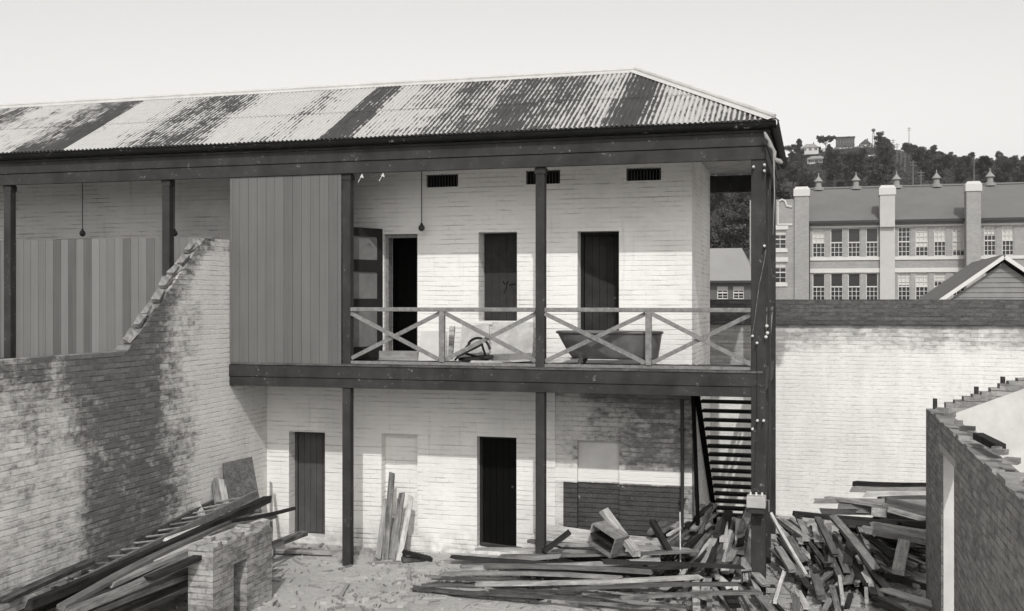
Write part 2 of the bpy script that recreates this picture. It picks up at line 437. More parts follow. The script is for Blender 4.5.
# doors
def ledged(name, a, b, c, d, y, mat, boards=5, frame='rail_paint', fw=.05, parent=None, lift=0):
    f = MB()
    f.box(a, a + fw, y - .05, y + .05, c, d); f.box(b - fw, b, y - .05, y + .05, c, d); f.box(a + fw, b - fw, y - .05, y + .05, d - fw, d)
    dr = MB(); n = boards; x0, x1 = a + fw + .004, b - fw - .004
    for i in range(n):
        p0 = x0 + (x1 - x0) * i / n; p1 = x0 + (x1 - x0) * (i + 1) / n
        dr.box(p0 + .003, p1 - .003, y - .01, y + .03, c + .02 + lift, d - fw - .004, random.random())
    dr.box(x0, x1, y + .032, y + .05, c + .02, d - fw - .01)
    o = dr.build(name, mat, house)
    f.build('frame', frame, o)
    h_ = MB(); h_.tube([(x1 - .06, y - .02, c + 1.0), (x1 - .06, y - .05, c + 1.0)], .02, 8); h_.build('handle', 'metal_dark', o)
    return o
ledged('door', *dL1, YW + .27, 'door_grey', frame='door_grey')
ledged('door', *dL2, YW + .20, 'black_door', frame='door_dark')
o = ledged('door', *dC, YW + .30, 'door_deep', frame='door_dark')
for v in o.data.vertices: v.co.y += max(0, v.co.x - dC[0]) * .48
for q in far_up: ledged('door', *q, YW + .16, 'door_grey')
# boarded window B
o = MB()
for i in range(5):
    a = wB[0] + .01 + (wB[1] - wB[0] - .02) * i / 5; o.box(a + .002, a + (wB[1] - wB[0] - .02) / 5 - .002, YW + .31, YW + .35, wB[2] + .01, wB[3] - .01, .5)
bw = o.build('boarded_window', 'door_deep', house)
mk = MB(); yk = YW + .305
for st_ in ([(503, 281), (504.5, 284), (507, 283.5), (506.5, 288), (504, 293)], [(507, 283.5), (508.5, 281)], [(509, 285), (512.5, 283.5), (511.5, 287)], [(513, 284), (516, 284)]):
    mk.tube([at(a_, b_, yk) for a_, b_ in st_], .007, 5)
mk.build('painted_scrawl', 'black_door', bw)
o = MB(); o.box(wB[0] - .04, wB[1] + .04, YW - .03, YW + .30, wB[2] - .06, wB[2] - .002); o.build('sill', 'whitewash', bw)
# open doorway A : frame, threshold step, open panelled leaf
o = MB(); y = YW + .12
o.box(dA[0], dA[0] + .06, y - .06, y + .1, dA[2], dA[3]); o.box(dA[1] - .03, dA[1], y - .06, y + .1, dA[2], dA[3]); o.box(dA[0] + .06, dA[1] - .03, y - .06, y + .1, dA[3] - .06, dA[3])
df = o.build('door_frame', 'rail_paint', house)
o = MB(); o.box(dA[0] - .05, dA[1] + .05, YW - .12, YW - .004, ZF + .002, ZF + .16); o.build('threshold', 'timber_grey', df)
# leaf A standing open
hx_, hy_ = wx(381.5), YW - .03
dl = Vector((-.45, -.89, 0)).normalized(); nn = Vector((dl.y, -dl.x, 0))
if nn.y > 0: nn = -nn
def leaf(mbx, u0, u1, z0, z1, d0, d1):
    P = []
    for z in (z0, z1):
        for (u_, d_) in ((u0, d0), (u1, d0), (u1, d1), (u0, d1)):
            q = Vector((hx_, hy_, z)) + dl * u_ + nn * d_; P.append(q)
    mbx.hexa(P)
lf = MB(); zt = 5.42; z0 = ZF + .04
leaf(lf, 0, .78, z0, zt, 0, .02)
o_leaf = lf.build('open_door', 'leaf_grey', house); o_leaf['label'] = 'panelled door standing open beside the dark doorway'
st = MB()
for (a, b) in ((0, .1), (.68, .78)): leaf(st, a, b, z0, zt, .0215, .045)
for (a, b) in ((z0, z0 + .2), (z0 + .85, z0 + 1.0), (z0 + 1.45, z0 + 1.65), (zt - .14, zt)): leaf(st, .1, .68, a, b, .0215, .045)
st.build('door_rail', 'door_dark', o_leaf)

# verandah posts
cx0, cx1 = ux(751) * 15.9, ux(765.5) * 15.9
posts_x = [ux(168) * YP, ux(348) * YP, ux(541) * YP]
for px_ in [-16.9, -13.6] + posts_x:
    o = MB(); hw = .07
    o.box(px_ - hw, px_ + hw, YP - hw, YP + hw, -.1, 6.24)
    po = o.build('post', 'dark_paint', house, bevel=.008)
    c = MB(); c.box(px_ - .085, px_ + .085, YP - .08, YP + .08, 6.12, 6.215); c.build('capital', 'dark_paint', po, bevel=.006)
o = MB(); o.box(cx0, cx1, 15.9, 16.1, -.1, 6.24); o.build('post', 'dark_paint', house, bevel=.008)
for yy in (17.95, 20.2):
    o = MB(); o.box(cx1 - .15, cx1 - .004, yy - .07, yy + .07, -.1, 6.24); o.build('post', 'dark_paint', house, bevel=.008)
# top plate: two boards + gutter, front and side
XC = cx1 + .012
def bands(front_y, lst, mat, name):
    o = MB()
    for (z0_, z1_, dy) in lst:
        sdy = dy if name != 'deck_beam' else dy - .09
        o.box(XL, XC + sdy, front_y - dy, front_y + .07, z0_, z1_)
        o.box(XC - .14, XC + sdy, front_y + .071, 20.6, z0_ + .001, z1_ - .001)
    return o.build(name, mat, house, bevel=.006)
bands(15.88, [(6.22, 6.408, .0), (6.412, 6.60, .018), (6.602, 6.64, .04)], 'dark_paint', 'verandah_beam')
bands(15.95, [(2.82, 2.968, .04), (2.972, 3.165, .055)], 'dark_paint', 'deck_beam')
o = MB(); o.box(XL, XC - .15, 20.53, 20.6, 6.22, 6.53); o.build('cross_beam', 'dark_paint', house)
# gutter with its own rolled front
gt = MB()
def gutter(a, b, out):
    out = Vector(out); n = 9; prev = None
    for i in range(n + 1):
        an = math.pi * (1 - i / n)
        off = out * (.065 + .065 * -math.cos(math.pi - an)) + Vector((0, 0, -.095 * math.sin(an)))
        cur = (a + off, b + off)
        if prev: gt.face([prev[0], prev[1], cur[1], cur[0]]); gt.face([prev[0] + Vector((0, 0, .006)), cur[0] + Vector((0, 0, .006)), cur[1] + Vector((0, 0, .006)), prev[1] + Vector((0, 0, .006))])
        prev = cur
    gt.tube([prev[0], prev[1]], .012, 6)
gutter(Vector((XL, 15.84, 6.735)), Vector((XC + .14, 15.84, 6.735)), (0, -1, 0))
gutter(Vector((XC + .035, 15.72, 6.737)), Vector((XC + .035, 20.75, 6.737)), (1, 0, 0))
gt.build('gutter', 'gutter_paint', house)
# decks and verandah ceiling
o = MB(); n = 0; x = XL
while x < XC - .1:
    b = min(x + .14, XC - .05)
    yend = YW - .004 if x < XR + .0 else 17.36
    if not (-9.5 < x + .07 < -9.2): o.box(x + .002, b - .002, 15.88, yend, 3.168, ZF + rr.uniform(-.002, .003), rr.random())
    x += .14
o.build('verandah_floor', 'timber_brown', house)
o = MB(); o.box(XL, XR + .0, 15.97, YW - .004, 6.56, 6.58); o.box(XR + .004, XC - .08, 15.97, 20.5, 6.56, 6.58); o.build('verandah_ceiling', 'pale_board', house)
# floor joists under deck
o = MB(); x = XL + .4
while x < -2:
    o.box(x - .03, x + .03, 16.03, YW - .006, 2.99, 3.165); x += .45
o.build('floor_joists', 'dark_paint', house)
# ---- roof
EZ, RZ, EY, RYd = 6.76, 8.07, 15.74, 18.2
EX = XC + .12; REX = ux(635) * RYd
sl = math.hypot(RYd - EY, RZ - EZ); sdir = Vector((0, RYd - EY, RZ - EZ)).normalized(); nrm = Vector((0, -sdir.z, sdir.y))
dark_tab = [(-400, .62), (-60, .4), (0, .7), (40, .88), (58, .25), (92, .52), (118, .72), (185, .22), (232, .30), (250, .45), (275, .16), (318, .92), (345, .42), (380, .5), (410, .68), (440, .58), (470, .80), (505, .68), (545, .50), (580, .44), (600, .80), (637, .34), (700, .45), (765, .4)]
tabX = [(ux(max(a, -600)) * EY, d) for a, d in dark_tab]
def sheet_tone(x, row):
    v = tabX[0][1]; x += .04 * math.sin(x * 7.3)
    for (xa, da), (xb, db) in zip(tabX, tabX[1:]):
        if x >= xb: v = db; k = min(1, (x - xb) / (.08 if db > .84 or da > .84 else .34)); v = da + (db - da) * k
    q = random.Random(int((x + 100) / .61) * 7 + row * 3).uniform(-.10, .10)
    if tabX[-4][0] <= x < tabX[-3][0] and not row: q += .3
    return v + q
pitch = .076; dx = pitch / 6
me_v, me_f, me_t = [], [], []
x = XL - .1; cols = []
while x <= EX + 1e-6: cols.append(x); x += dx
def topS(x):      # length up the slope available at x (ridge or hip line)
    if x <= REX: return sl
    return max(.0, sl * (EX - x) / (EX - REX))
LAP = 1.30
for x in cols:
    a = .013 * math.sin(2 * math.pi * x / pitch); t_ = topS(x)
    for s_, off in ((0, 0), (min(LAP + .0, t_), .0), (min(LAP, t_), .006), (t_, .006)):
        P = Vector((x, EY, EZ)) + sdir * s_ + nrm * (a + off); me_v.append((x, s_, P))
n = len(cols)
roof_o = bpy.data.objects.new('roof', None)
# roof mesh in its own slope frame so the rust follows the slope
vl = []; Rm = Matrix((Vector((1, 0, 0)), sdir, nrm)).transposed()
for (x, s_, P) in me_v: vl.append(Rm.inverted() @ (P - Vector((0, EY, EZ))))
for i in range(n - 1):
    for r_ in (0, 2):
        a, b = i * 4 + r_, (i + 1) * 4 + r_
        if (vl[a + 1] - vl[a]).length + (vl[b + 1] - vl[b]).length < .01: continue
        me_f.append((a, b, b + 1, a + 1)); me_t.append(sheet_tone(cols[i], r_ // 2))
me = bpy.data.meshes.new('roof'); me.from_pydata(vl, [], me_f)
aa = me.attributes.new('tone', 'FLOAT', 'FACE'); aa.data.foreach_set('value', me_t); me.materials.append(MT['roof_iron']); me.polygons.foreach_set('use_smooth', [True] * len(me.polygons))
roof = bpy.data.objects.new('roof', me); COL.objects.link(roof); roof.parent = house
roof.matrix_local = Matrix.Translation(Vector((0, EY, EZ)) - ORG[house.name]) @ Rm.to_4x4(); ORG[roof.name] = Vector((0, EY, EZ))
# side hip plane and rear plane (corrugated too)
BY = RYd + (RYd - EY)
sd2 = Vector((REX - EX, 0, RZ - EZ)); n2_ = Vector((RZ - EZ, 0, EX - REX)).normalized()
hp = MB(); y = EY; pr = None
while y <= BY + 1e-6:
    k = 1 - abs(y - RYd) / (RYd - EY); a = n2_ * (.013 * math.sin(2 * math.pi * y / pitch))
    cur = (Vector((EX, y, EZ)) + a, Vector((EX, y, EZ)) + sd2 * max(0, k) + a)
    if pr: hp.face([pr[0], cur[0], cur[1], pr[1]], .4)
    pr = cur; y += pitch / 4
hp.build('hip_roof', 'capping', house)
hp = MB(); hp.face([(XL, BY, EZ), (EX, BY, EZ), (REX, RYd, RZ), (XL, RYd, RZ)][::-1], .4); hp.build('rear_roof', 'capping', house)
hp = MB(); hp.face([(XL, EY + .02, EZ), (XL, BY, EZ), (XL, RYd, RZ)]); hp.build('gable_end', 'timber_grey', house)
# capping: flanges and roll
cp = MB()
def cap(a, b, side1, side2):
    a, b = Vector(a), Vector(b); up = Vector((0, 0, .03))
    for s_ in (Vector(side1), Vector(side2)):
        P = [a + up, b + up, b + s_ + up * .6, a + s_ + up * .6]; cp.face(P if s_.y < 0 else P[::-1]); cp.face([q - up * .25 for q in (P if s_.y >= 0 else P[::-1])])
    m = 24; pts = [a.lerp(b, i / m) + up * 1.3 + Vector((0, 0, rr.uniform(-.004, .004))) for i in range(m + 1)]
    cp.tube(pts, .032, 8)
cap((XL - .1, RYd, RZ), (REX + .02, RYd, RZ), -sdir * .125, Vector((0, sdir.y, -sdir.z)) * .125)
hipd = (Vector((EX, EY, EZ)) - Vector((REX, RYd, RZ))).normalized()
s1 = nrm.cross(hipd).normalized() * .125
if s1.x > 0: s1 = -s1
s2 = n2_.cross(hipd).normalized() * .125
if s2.x < 0: s2 = -s2
def cap2(a, b, sa, sb):
    a, b = Vector(a), Vector(b); up = Vector((0, 0, .035))
    for s_ in (sa, sb): cp.face([a + up, b + up, b + s_ + up * .8, a + s_ + up * .8])
    cp.tube([a.lerp(b, i / 14) + up * 1.3 for i in range(15)], .034, 8)
cap2((REX, RYd, RZ), (EX, EY, EZ), s1, s2)
cap2((REX, RYd, RZ), (EX, BY, EZ), Vector((s2.x, -s2.y, s2.z)), Vector((s1.x, -s1.y, s1.z)))
cp.build('ridge_capping', 'capping', house)
# ---- boarded screens
def screen(x0, x1, y0, y1, z0, z1, bwid, mat, tones, nail=False):
    o = MB(); x = x0; i = 0
    while x < x1 - .01:
        b = min(x + bwid, x1); t = tones(i); o.box(x + .0025, b - .0025, y0, y1 + (0), z0, z1, t); x = b; i += 1
    o.box(x0 + .01, x1 - .01, y1 + .002, y1 + .03, z0 + .1, z0 + .2); o.box(x0 + .01, x1 - .01, y1 + .002, y1 + .03, z1 - .25, z1 - .15)
    return o
sx0, sx1 = ux(232) * 15.93, posts_x[1] - .075
r2 = random.Random(5)
o = screen(sx0, sx1, 15.905, 15.925, ZF + .0, 6.215, .158, 'screen_boards', lambda i: r2.uniform(.2, .8)).build('boarded_screen', 'screen_boards', house)
o['label'] = 'tall closed screen of dark vertical boards'
o = MB(); o.box(sx0 - .02, sx0 + .03, 15.9, YW - .02, ZF, 6.2); o.build('screen_side', 'screen_boards', house)
tl = [.1, .75, .1, .7, .15, .95, .7, .6, .75, .2, .7, .75, .35, .6, .5, .75, .6, .7, .5, .65]
o = screen(-18.5, -9.48, 16.075, 16.095, ZF, 5.27, .155, 'old_boards', lambda i: tl[(i + 3) % 20]).build('boarded_screen', 'old_boards', house)
o['label'] = 'low screen of vertical boards in mixed pale and dark tones'
# small lamp bracket / wooden end of screen
# ---- balustrade
bal = MB(); RY0 = 15.96
ZR = 4.10
bays = [(posts_x[1] + .07, (ux(443) * YP)), (ux(443) * YP, posts_x[2] - .07), (posts_x[2] + .07, ux(649) * YP), (ux(649) * YP, cx0)]
bal.box(posts_x[1] + .071, posts_x[2] - .071, RY0 - .04, RY0 + .06, ZR - .065, ZR); bal.box(posts_x[2] + .071, cx0 - .001, RY0 - .04, RY0 + .06, ZR - .065, ZR)
o = bal.build('handrail', 'rail_paint', house, bevel=.01)
b2 = MB(); b2.box(posts_x[1] + .071, posts_x[2] - .071, RY0 - .015, RY0 + .045, ZF + .005, ZF + .05); b2.box(posts_x[2] + .071, cx0 - .001, RY0 - .015, RY0 + .045, ZF + .005, ZF + .05)
b2.build('bottom_rail', 'rail_paint', house)
for px_ in (443, 649):
    x = ux(px_) * YP; q = MB(); q.box(x - .045, x + .045, RY0 - .035, RY0 + .035, ZF + .052, ZR - .067); q.build('baluster', 'rail_paint', house, bevel=.006)
for k, (a, b) in enumerate(bays):
    g1, g2 = (.05 if k % 2 else 0), (0 if k % 2 else .05)
    a += g1; b -= g2; q = MB()
    q.beam((a, RY0 - .01, ZR - .09), (b, RY0 - .01, ZF + .09), .03, .062); q.beam((a, RY0 + .025, ZF + .09), (b, RY0 + .025, ZR - .09), .03, .062)
    q.build('cross_brace', 'rail_paint', house)
q = MB(); sx = cx1 - .08
q.box(sx - .04, sx + .04, 16.11, 17.87, ZR - .065, ZR); q.box(sx - .04, sx + .04, 18.03, 20.1, ZR - .065, ZR)
q.build('handrail', 'rail_paint', house)
for a, b in ((16.11, 17.87), (18.03, 20.1)):
    q = MB(); q.beam((sx - .015, a, ZR - .09), (sx - .015, b, ZF + .09), .03, .062); q.beam((sx + .02, a, ZF + .09), (sx + .02, b, ZR - .09), .03, .062); q.build('cross_brace', 'rail_paint', house)
# ---- staircase
tr = thing('staircase', '', '', (0, 0, 0)); bpy.data.objects.remove(tr)
q = MB(); tx0, tx1 = XR + .03, cx0 + .05
for (xx) in (tx0 - .0, tx1):
    q.beam((xx, 17.15, 3.1), (xx, 21.05, -.02), .045, .26)
stc = q.build('stair_stringer', 'black_door', house)
for j in range(-3, 15):
    z = .65 + .175 * j; y = 20.5 - .22 * j
    t_ = MB(); t_.box(tx0 + .028, tx1 - .028, y - .13, y + .11, z - .045, z); t_.build('tread', 'door_dark', stc)
# pipes by the patched wall
q = MB(); q.tube([at(682, 399, 17.1), at(682.5, 470, 17.1), at(682, 520, 17.1), at(681.5, 560, 17.1)], .028, 8)
for yy in (430, 500):
    p_ = at(682, yy, 17.1); q.box(p_.x - .05, p_.x + .05, 17.1, 17.2, p_.z - .015, p_.z + .015)
q.build('downpipe', 'metal_dark', house)
# side wall lower offset (stair wall) boards
q = MB(); q.beam((XR + .12, YW - .02, 0), (XR + .02, YW - .03, 2.78), .05, .16); q.build('wall_stud', 'black_door', house)
# ---- fittings on the corner post
def insul(px_, py_, Y, r=.028):
    p_ = at(px_, py_, Y); q = MB()
    q.tube([p_ + Vector((0, .07, 0)), p_ + Vector((0, .03, 0)), p_ + Vector((0, .0, 0)), p_ + Vector((0, -.03, 0)), p_ + Vector((0, -.05, 0))], [r * .5, r, r * .6, r, r * .5], 10)
    q.build('insulator', 'ceramic', house, smooth=True)
    return p_
for a in ((753.6, 167), (764.4, 165), (764.4, 171), (764.4, 246), (752.5, 336), (757, 343), (757.4, 420.6), (763.6, 420.6), (752.5, 429)): insul(a[0], a[1], 15.83, .02)
for a in ((766.8, 326), (767.5, 333), (766, 337)): insul(a[0], a[1], 15.86, .024)
q = MB(); b0 = at(747, 495, 15.78); b1 = at(766, 507, 15.78)
q.box(b0.x, b1.x, 15.64, 15.88, b1.z, b0.z); bx = q.build('fuse_box', 'concrete', house, bevel=.01)
q = MB(); q.box(b0.x + .02, b1.x - .02, 15.67, 15.87, b1.z - .08, b1.z - .002); q.build('box_base', 'metal_dark', bx)
for i in range(3):
    q = MB(); c = Vector((b0.x + .05 + .08 * i, 15.76, b0.z)); q.lathe(c, [(.02, 0), (.022, .015), (.012, .03), (.016, .045), (.003, .05)], 10); q.build('terminal', 'ceramic', bx, smooth=True)
def cable(pts, r, name, mat, sag=0, steps=10):
    P = []
    for a, b in zip(pts, pts[1:]):
        for i in range(steps):
            t = i / steps; pnt = a.lerp(b, t); pnt.z -= sag * 4 * t * (1 - t); P.append(pnt)
    P.append(pts[-1]); q = MB(); q.tube(P, r, 6); return q.build(name, mat, house, smooth=True)
cable([at(766, 250, 15.86), at(759, 285, 15.80), at(752, 336, 15.80)], .005, 'wire', 'timber_grey', .03)
cable([at(768, 190, 15.86), at(768.5, 260, 15.86), at(767.5, 330, 15.86)], .010, 'wire', 'metal_dark', 0)
cable([at(770, 180, 15.9), at(769, 300, 15.9), at(770, 355, 15.9), at(768, 500, 15.9)], .012, 'conduit', 'metal_dark', 0)
cable([at(757, 345, 15.86), at(757.4, 420, 15.86), at(755, 496, 15.78)], .005, 'wire', 'metal_dark', 0)
cable([at(765, 498, 15.75), at(769, 500, 15.7), at(769, 512, 15.72)], .006, 'wire', 'timber_grey', .02)
# torn lead flashing hanging at the eave corner
fl = MB(); pts = [(764.5, 132), (766.5, 137), (769, 140), (770, 145), (772.5, 148), (774.5, 152), (774, 170), (774.5, 195), (773, 235)]
Pp = [at(a, b, 15.72) for a, b in pts]
fl.tube(Pp, [.015, .03, .02, .04, .022, .03, .010, .009, .006], 5); fl.build('torn_flashing', 'rag', house, smooth=True)
fl = MB(); fl.tube([at(774, 158, 15.75), at(777, 160.5, 15.7), at(780, 161.5, 15.68), at(782.5, 163, 15.66)], [.015, .035, .04, .02], 5); fl.build('torn_flashing', 'rag', house, smooth=True)
# chips: broken bulbs under beam
def hook(px_, py_):
    p_ = at(px_, py_, 15.86); q = MB(); q.face([p_, p_ + Vector((.04, -.01, .05)), p_ + Vector((.07, -.015, -.02))]); q.tube([p_ + Vector((.03, 0, .03)), p_ + Vector((-.03, 0, -.08))], .006, 5); q.build('broken_wire', 'ceramic', house)
hook(360, 177); hook(381, 176)

# ================================================================== PENDANT LAMPS
def pendant(px_, top, bot, Y, label):
    a = at(px_, top, Y); b = at(px_, bot, Y); a.z = 6.555
    r0 = thing('pendant_lamp', label, 'lamp', (b.x, b.y, b.z), 'bare lamp holders hanging from the verandah ceiling')
    q = MB(); q.tube([a, b + Vector((0, 0, .07))], .008, 6); q.build('cord', 'metal_dark', r0)
    q = MB(); q.lathe(b, [(.02, .09), (.025, .06), (.045, .045), (.055, .01), (.045, -.025), (.015, -.045)], 14); q.build('lamp_holder', 'metal_dark', r0, smooth=True)
pendant(421.6, 175, 228.5, 17.0, 'dark lamp holder on a long cord beside the open upper doorway')
pendant(82.5, 190, 234, 16.9, 'dark lamp holder on a cord above the left end of the low board screen')
pendant(174.5, 190, 234, 16.9, 'dark lamp holder on a cord just right of the slim left verandah post')

# ================================================================== PARTY WALL (left)
XPW = wx(267) ; TP = .22
pw = MB()
Yb = [(YW - .005, 2.79), (16.0, 2.79)]
prof_top = [(5.0, 3.50), (13.16, 3.52), (15.15, 5.19), (15.97, 5.22)]
def pwseg(y0, y1, za, zb, zb0=-.2):
    P = [(XPW - TP, y0, zb0), (XPW, y0, zb0), (XPW, y1, zb0), (XPW - TP, y1, zb0), (XPW - TP, y0, za), (XPW, y0, za), (XPW, y1, zb), (XPW - TP, y1, zb)]
    pw.hexa(P)
ys = [5.0, 13.16]; segs = [(5.0, 13.16, 3.50, 3.50)]
# stepped, racked-back courses on the slope
k = 0; y = 13.16; z = 3.50
stp = (15.15 - 13.16) / 22; sz = (5.17 - 3.50) / 22
for i in range(22):
    jit = rr.uniform(-.02, .02)
    segs.append((y, y + stp, z + jit * .6, z + sz + jit * .6)); y += stp; z += sz
segs.append((15.15, 15.97, 5.19, 5.2))
for (a, b, za, zb) in segs: pwseg(a, b, za, zb)
pwseg(15.97, YW - .005, 2.80, 2.80)
o = pw.build('brick_wall', 'party_brick', origin=(0, 0, 0)); tag(o, 'tall weathered brick yard wall with a sloping ragged top meeting the house', 'wall')
# loose bricks lying on slope edge
for i in range(8):
    yy = 13.35 + i * .22 + rr.uniform(-.03, .03); zz_ = 3.52 + (yy - 13.16) * .84 + .045
    q = MB(); q.box(-.055, .055, -.11, .11, -.035, .035)
    for v in q.v: v += Vector((XPW - rr.uniform(.04, .12), yy, zz_))
    o = q.build('loose_brick', 'stub_brick'); o.rotation_euler = (rr.uniform(.62, .74), rr.uniform(-.1, .1), rr.uniform(-.2, .2))
    tag(o, 'loose whitewashed brick left on the sloping top of the yard wall', 'brick', 'loose bricks on the sloping wall top')

# ================================================================== REAR BOUNDARY WALL
YR_ = 22.0
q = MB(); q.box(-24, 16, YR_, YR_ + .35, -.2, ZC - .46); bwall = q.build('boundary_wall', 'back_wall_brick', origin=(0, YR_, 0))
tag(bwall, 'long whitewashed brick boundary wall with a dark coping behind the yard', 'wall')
q = MB(); q.box(-24, 16, YR_ - .07, YR_ + .42, ZC - .458, ZC - .39)
q.hexa([(-24, YR_ - .05, ZC - .388), (16, YR_ - .05, ZC - .388), (16, YR_ + .40, ZC - .388), (-24, YR_ + .40, ZC - .388), (-24, YR_ + .02, ZC + .03), (16, YR_ + .02, ZC + .03), (16, YR_ + .33, ZC + .03), (-24, YR_ + .33, ZC + .03)])
q.build('coping', 'coping_brick', bwall)

# ================================================================== SCHOOL
YS = 95.0
def SX(px): return ux(px) * YS
def SZ(px, py): return at(px, py, YS).z
sch = thing('school_building', 'large two storey brick school with rows of white sash windows beyond the boundary wall', 'school', (SX(860), YS, 0))
rx0, rx1 = SX(796), SX(1065)
row1 = [(812.5, 825), (830.5, 843), (848, 860.5), (866, 878), (898, 910.5), (915.5, 928.5), (934, 946), (952.5, 965), (984, 996), (1002, 1014)]
holes = []
zA0, zA1, zB0, zB1 = SZ(845, 257), SZ(845, 228), SZ(845, 300.5), SZ(845, 273)
zC0, zC1 = zB0 - 4, zB1 - 4
for a, b in row1:
    for z0_, z1_ in ((zA0, zA1), (zB0, zB1), (zC0, zC1)): holes.append((SX(a), SX(b), z0_, z1_))
ez = SZ(845, 222)
q = MB(); q.panel(rx0, rx1, -1, ez, YS, YS + .5, holes); q.box(rx0, rx1, YS + 11, YS + 11.5, -1, ez); q.box(rx1 - .5, rx1, YS + .5, YS + 11, -1, ez); q.box(rx0, rx0 + .5, YS + .5, YS + 11, -1, ez)
q.box(rx0 + .5, rx1 - .5, YS + 3, YS + 3.2, -1, ez)
q.build('wall', 'school_brick', sch)
q = MB()
q.box(rx0, rx1, YS - .10, YS - .002, zA0 - .28, zA0 - .01); q.box(rx0, rx1, YS - .10, YS - .002, zB1 + .02, zB1 + .38); q.box(rx0, rx1, YS - .08, YS - .002, zA1 + .02, zA1 + .18); q.box(rx0, rx1, YS - .10, YS - .002, zB0 - .28, zB0 - .01)
q.build('string_course', 'white_trim', sch)
def sash(parent, a, b, c, d, Y, blind=0, openf=0, cols_=3, rows=3):
    w_ = MB(); f = .065
    w_.box(a, a + f, Y + .1, Y + .2, c, d); w_.box(b - f, b, Y + .1, Y + .2, c, d); w_.box(a + f, b - f, Y + .1, Y + .2, d - f, d); w_.box(a + f, b - f, Y + .1, Y + .2, c, c + f)
    mz = (c + d) / 2; w_.box(a + f, b - f, Y + .08, Y + .2, mz - .05, mz + .05)
    for i in range(1, cols_):
        x = a + (b - a) * i / cols_
        w_.box(x - .022, x + .022, Y + .12, Y + .18, c + f, mz - .05)
        if not openf: w_.box(x - .022, x + .022, Y + .12, Y + .18, mz + .05, d - f)
    for i in range(1, rows):
        for lo, hi in ((c, mz), (mz, d)):
            if openf and lo == mz: continue
            z = lo + (hi - lo) * i / rows; w_.box(a + f, b - f, Y + .125, Y + .175, z - .02, z + .02)
    o = w_.build('window', 'white_trim', parent)
    g_ = MB(); g_.box(a + .05, b - .05, Y + .205, Y + .22, c + .05, d - .05); g_.build('pane', 'glass', o)
    if blind:
        g_ = MB(); g_.box(a + f, b - f, Y + .182, Y + .2, d - (d - c) * blind, d - f); g_.build('blind', 'blind', o)
rb = random.Random(8)
for i, (a, b) in enumerate(row1):
    sash(sch, SX(a), SX(b), zA0, zA1, YS, [.5, .0, .0, .0, .0, .7, .5, .8, .3, .5][i], i in (1, 2, 3), 3, 3)
    sash(sch, SX(a), SX(b), zB0, zB1, YS, [0, 0, 0, 0, .45, .5, .3, .5, .4, 0][i], i < 4, 3, 3)
# main roof
rz = SZ(845, 192) + .85
q = MB(); y0, ym, y1 = YS - .5, YS + 5.75, YS + 12
for (ya, yb) in ((y0, ym), (y1, ym)):
    n = (0, 0, .15)
    P = [(rx0 - .1, ya, ez), (rx1 + .2, ya, ez), (rx1 + .2, yb, rz), (rx0 - .1, yb, rz)]
    q.face(P if ya < yb else P[::-1]); 
q.face([(rx0 + .01, y0, ez), (rx0 + .01, ym, rz), (rx0 + .01, y1, ez)][::-1]); q.face([(rx1 - .01, y0, ez), (rx1 - .01, y1, ez), (rx1 - .01, ym, rz)])
srf = q.build('roof', 'slate', sch)
q = MB(); q.box(rx0, rx1, YS - .62, YS - .45, ez - .12, ez + .08); q.box(rx0 + 1, rx0 + 1.15, YS - .3, YS - .15, -1, ez); q.build('gutter', 'metal_dark', srf)
q = MB(); q.tube([(rx0 - .1, ym, rz + .05), (rx1 + .2, ym, rz + .05)], .13, 6); q.build('ridge', 'slate', srf)
for px_ in (818.5, 856, 896.5, 936.5, 990):
    X = ux(px_) * ym; d = MB(); d.lathe((X, ym, rz - .1), [(.5, 0), (.5, .25), (.26, .32), (.26, .72), (.42, .78), (.38, .84), (.16, 1.1), (.05, 1.25), (.04, 1.5), (.005, 1.55)], 10); d.build('ventilator', 'far_roof', srf, smooth=False)
def chim(pa, pb, top, Y, zb, nm='chimney', depth=1.4):
    a, b = ux(pa) * Y, ux(pb) * Y; zt_ = at((pa + pb) / 2, top, Y).z; c = MB(); c.box(a, b, Y, Y + depth, zb, zt_ - .8)
    o = c.build(nm, 'school_brick' if nm == 'pier' else 'school_render', sch)
    c = MB(); c.box(a - .08, b + .08, Y - .08, Y + depth + .08, zt_ - .798, zt_ - .25, .5)
    c.hexa([(a - .08, Y - .08, zt_ - .248), (b + .08, Y - .08, zt_ - .248), (b + .08, Y + depth + .08, zt_ - .248), (a - .08, Y + depth + .08, zt_ - .248), (a + .1, Y + .1, zt_), (b - .1, Y + .1, zt_), (b - .1, Y + depth - .1, zt_), (a + .1, Y + depth - .1, zt_)])
    c.build('cap', 'school_cap', o)
chim(794.5, 809, 186.5, YS - .7, -1, 'pier'); chim(880, 895, 185, YS - .65, ez - .5); chim(966.5, 981, 181, YS - 1.6, -1, 'pier')
q = MB(); q.box(ux(880) * (YS - .3), ux(895) * (YS - .3), YS - .3, YS - .11, -1, ez - .5); q.build('pilaster', 'school_render', sch)
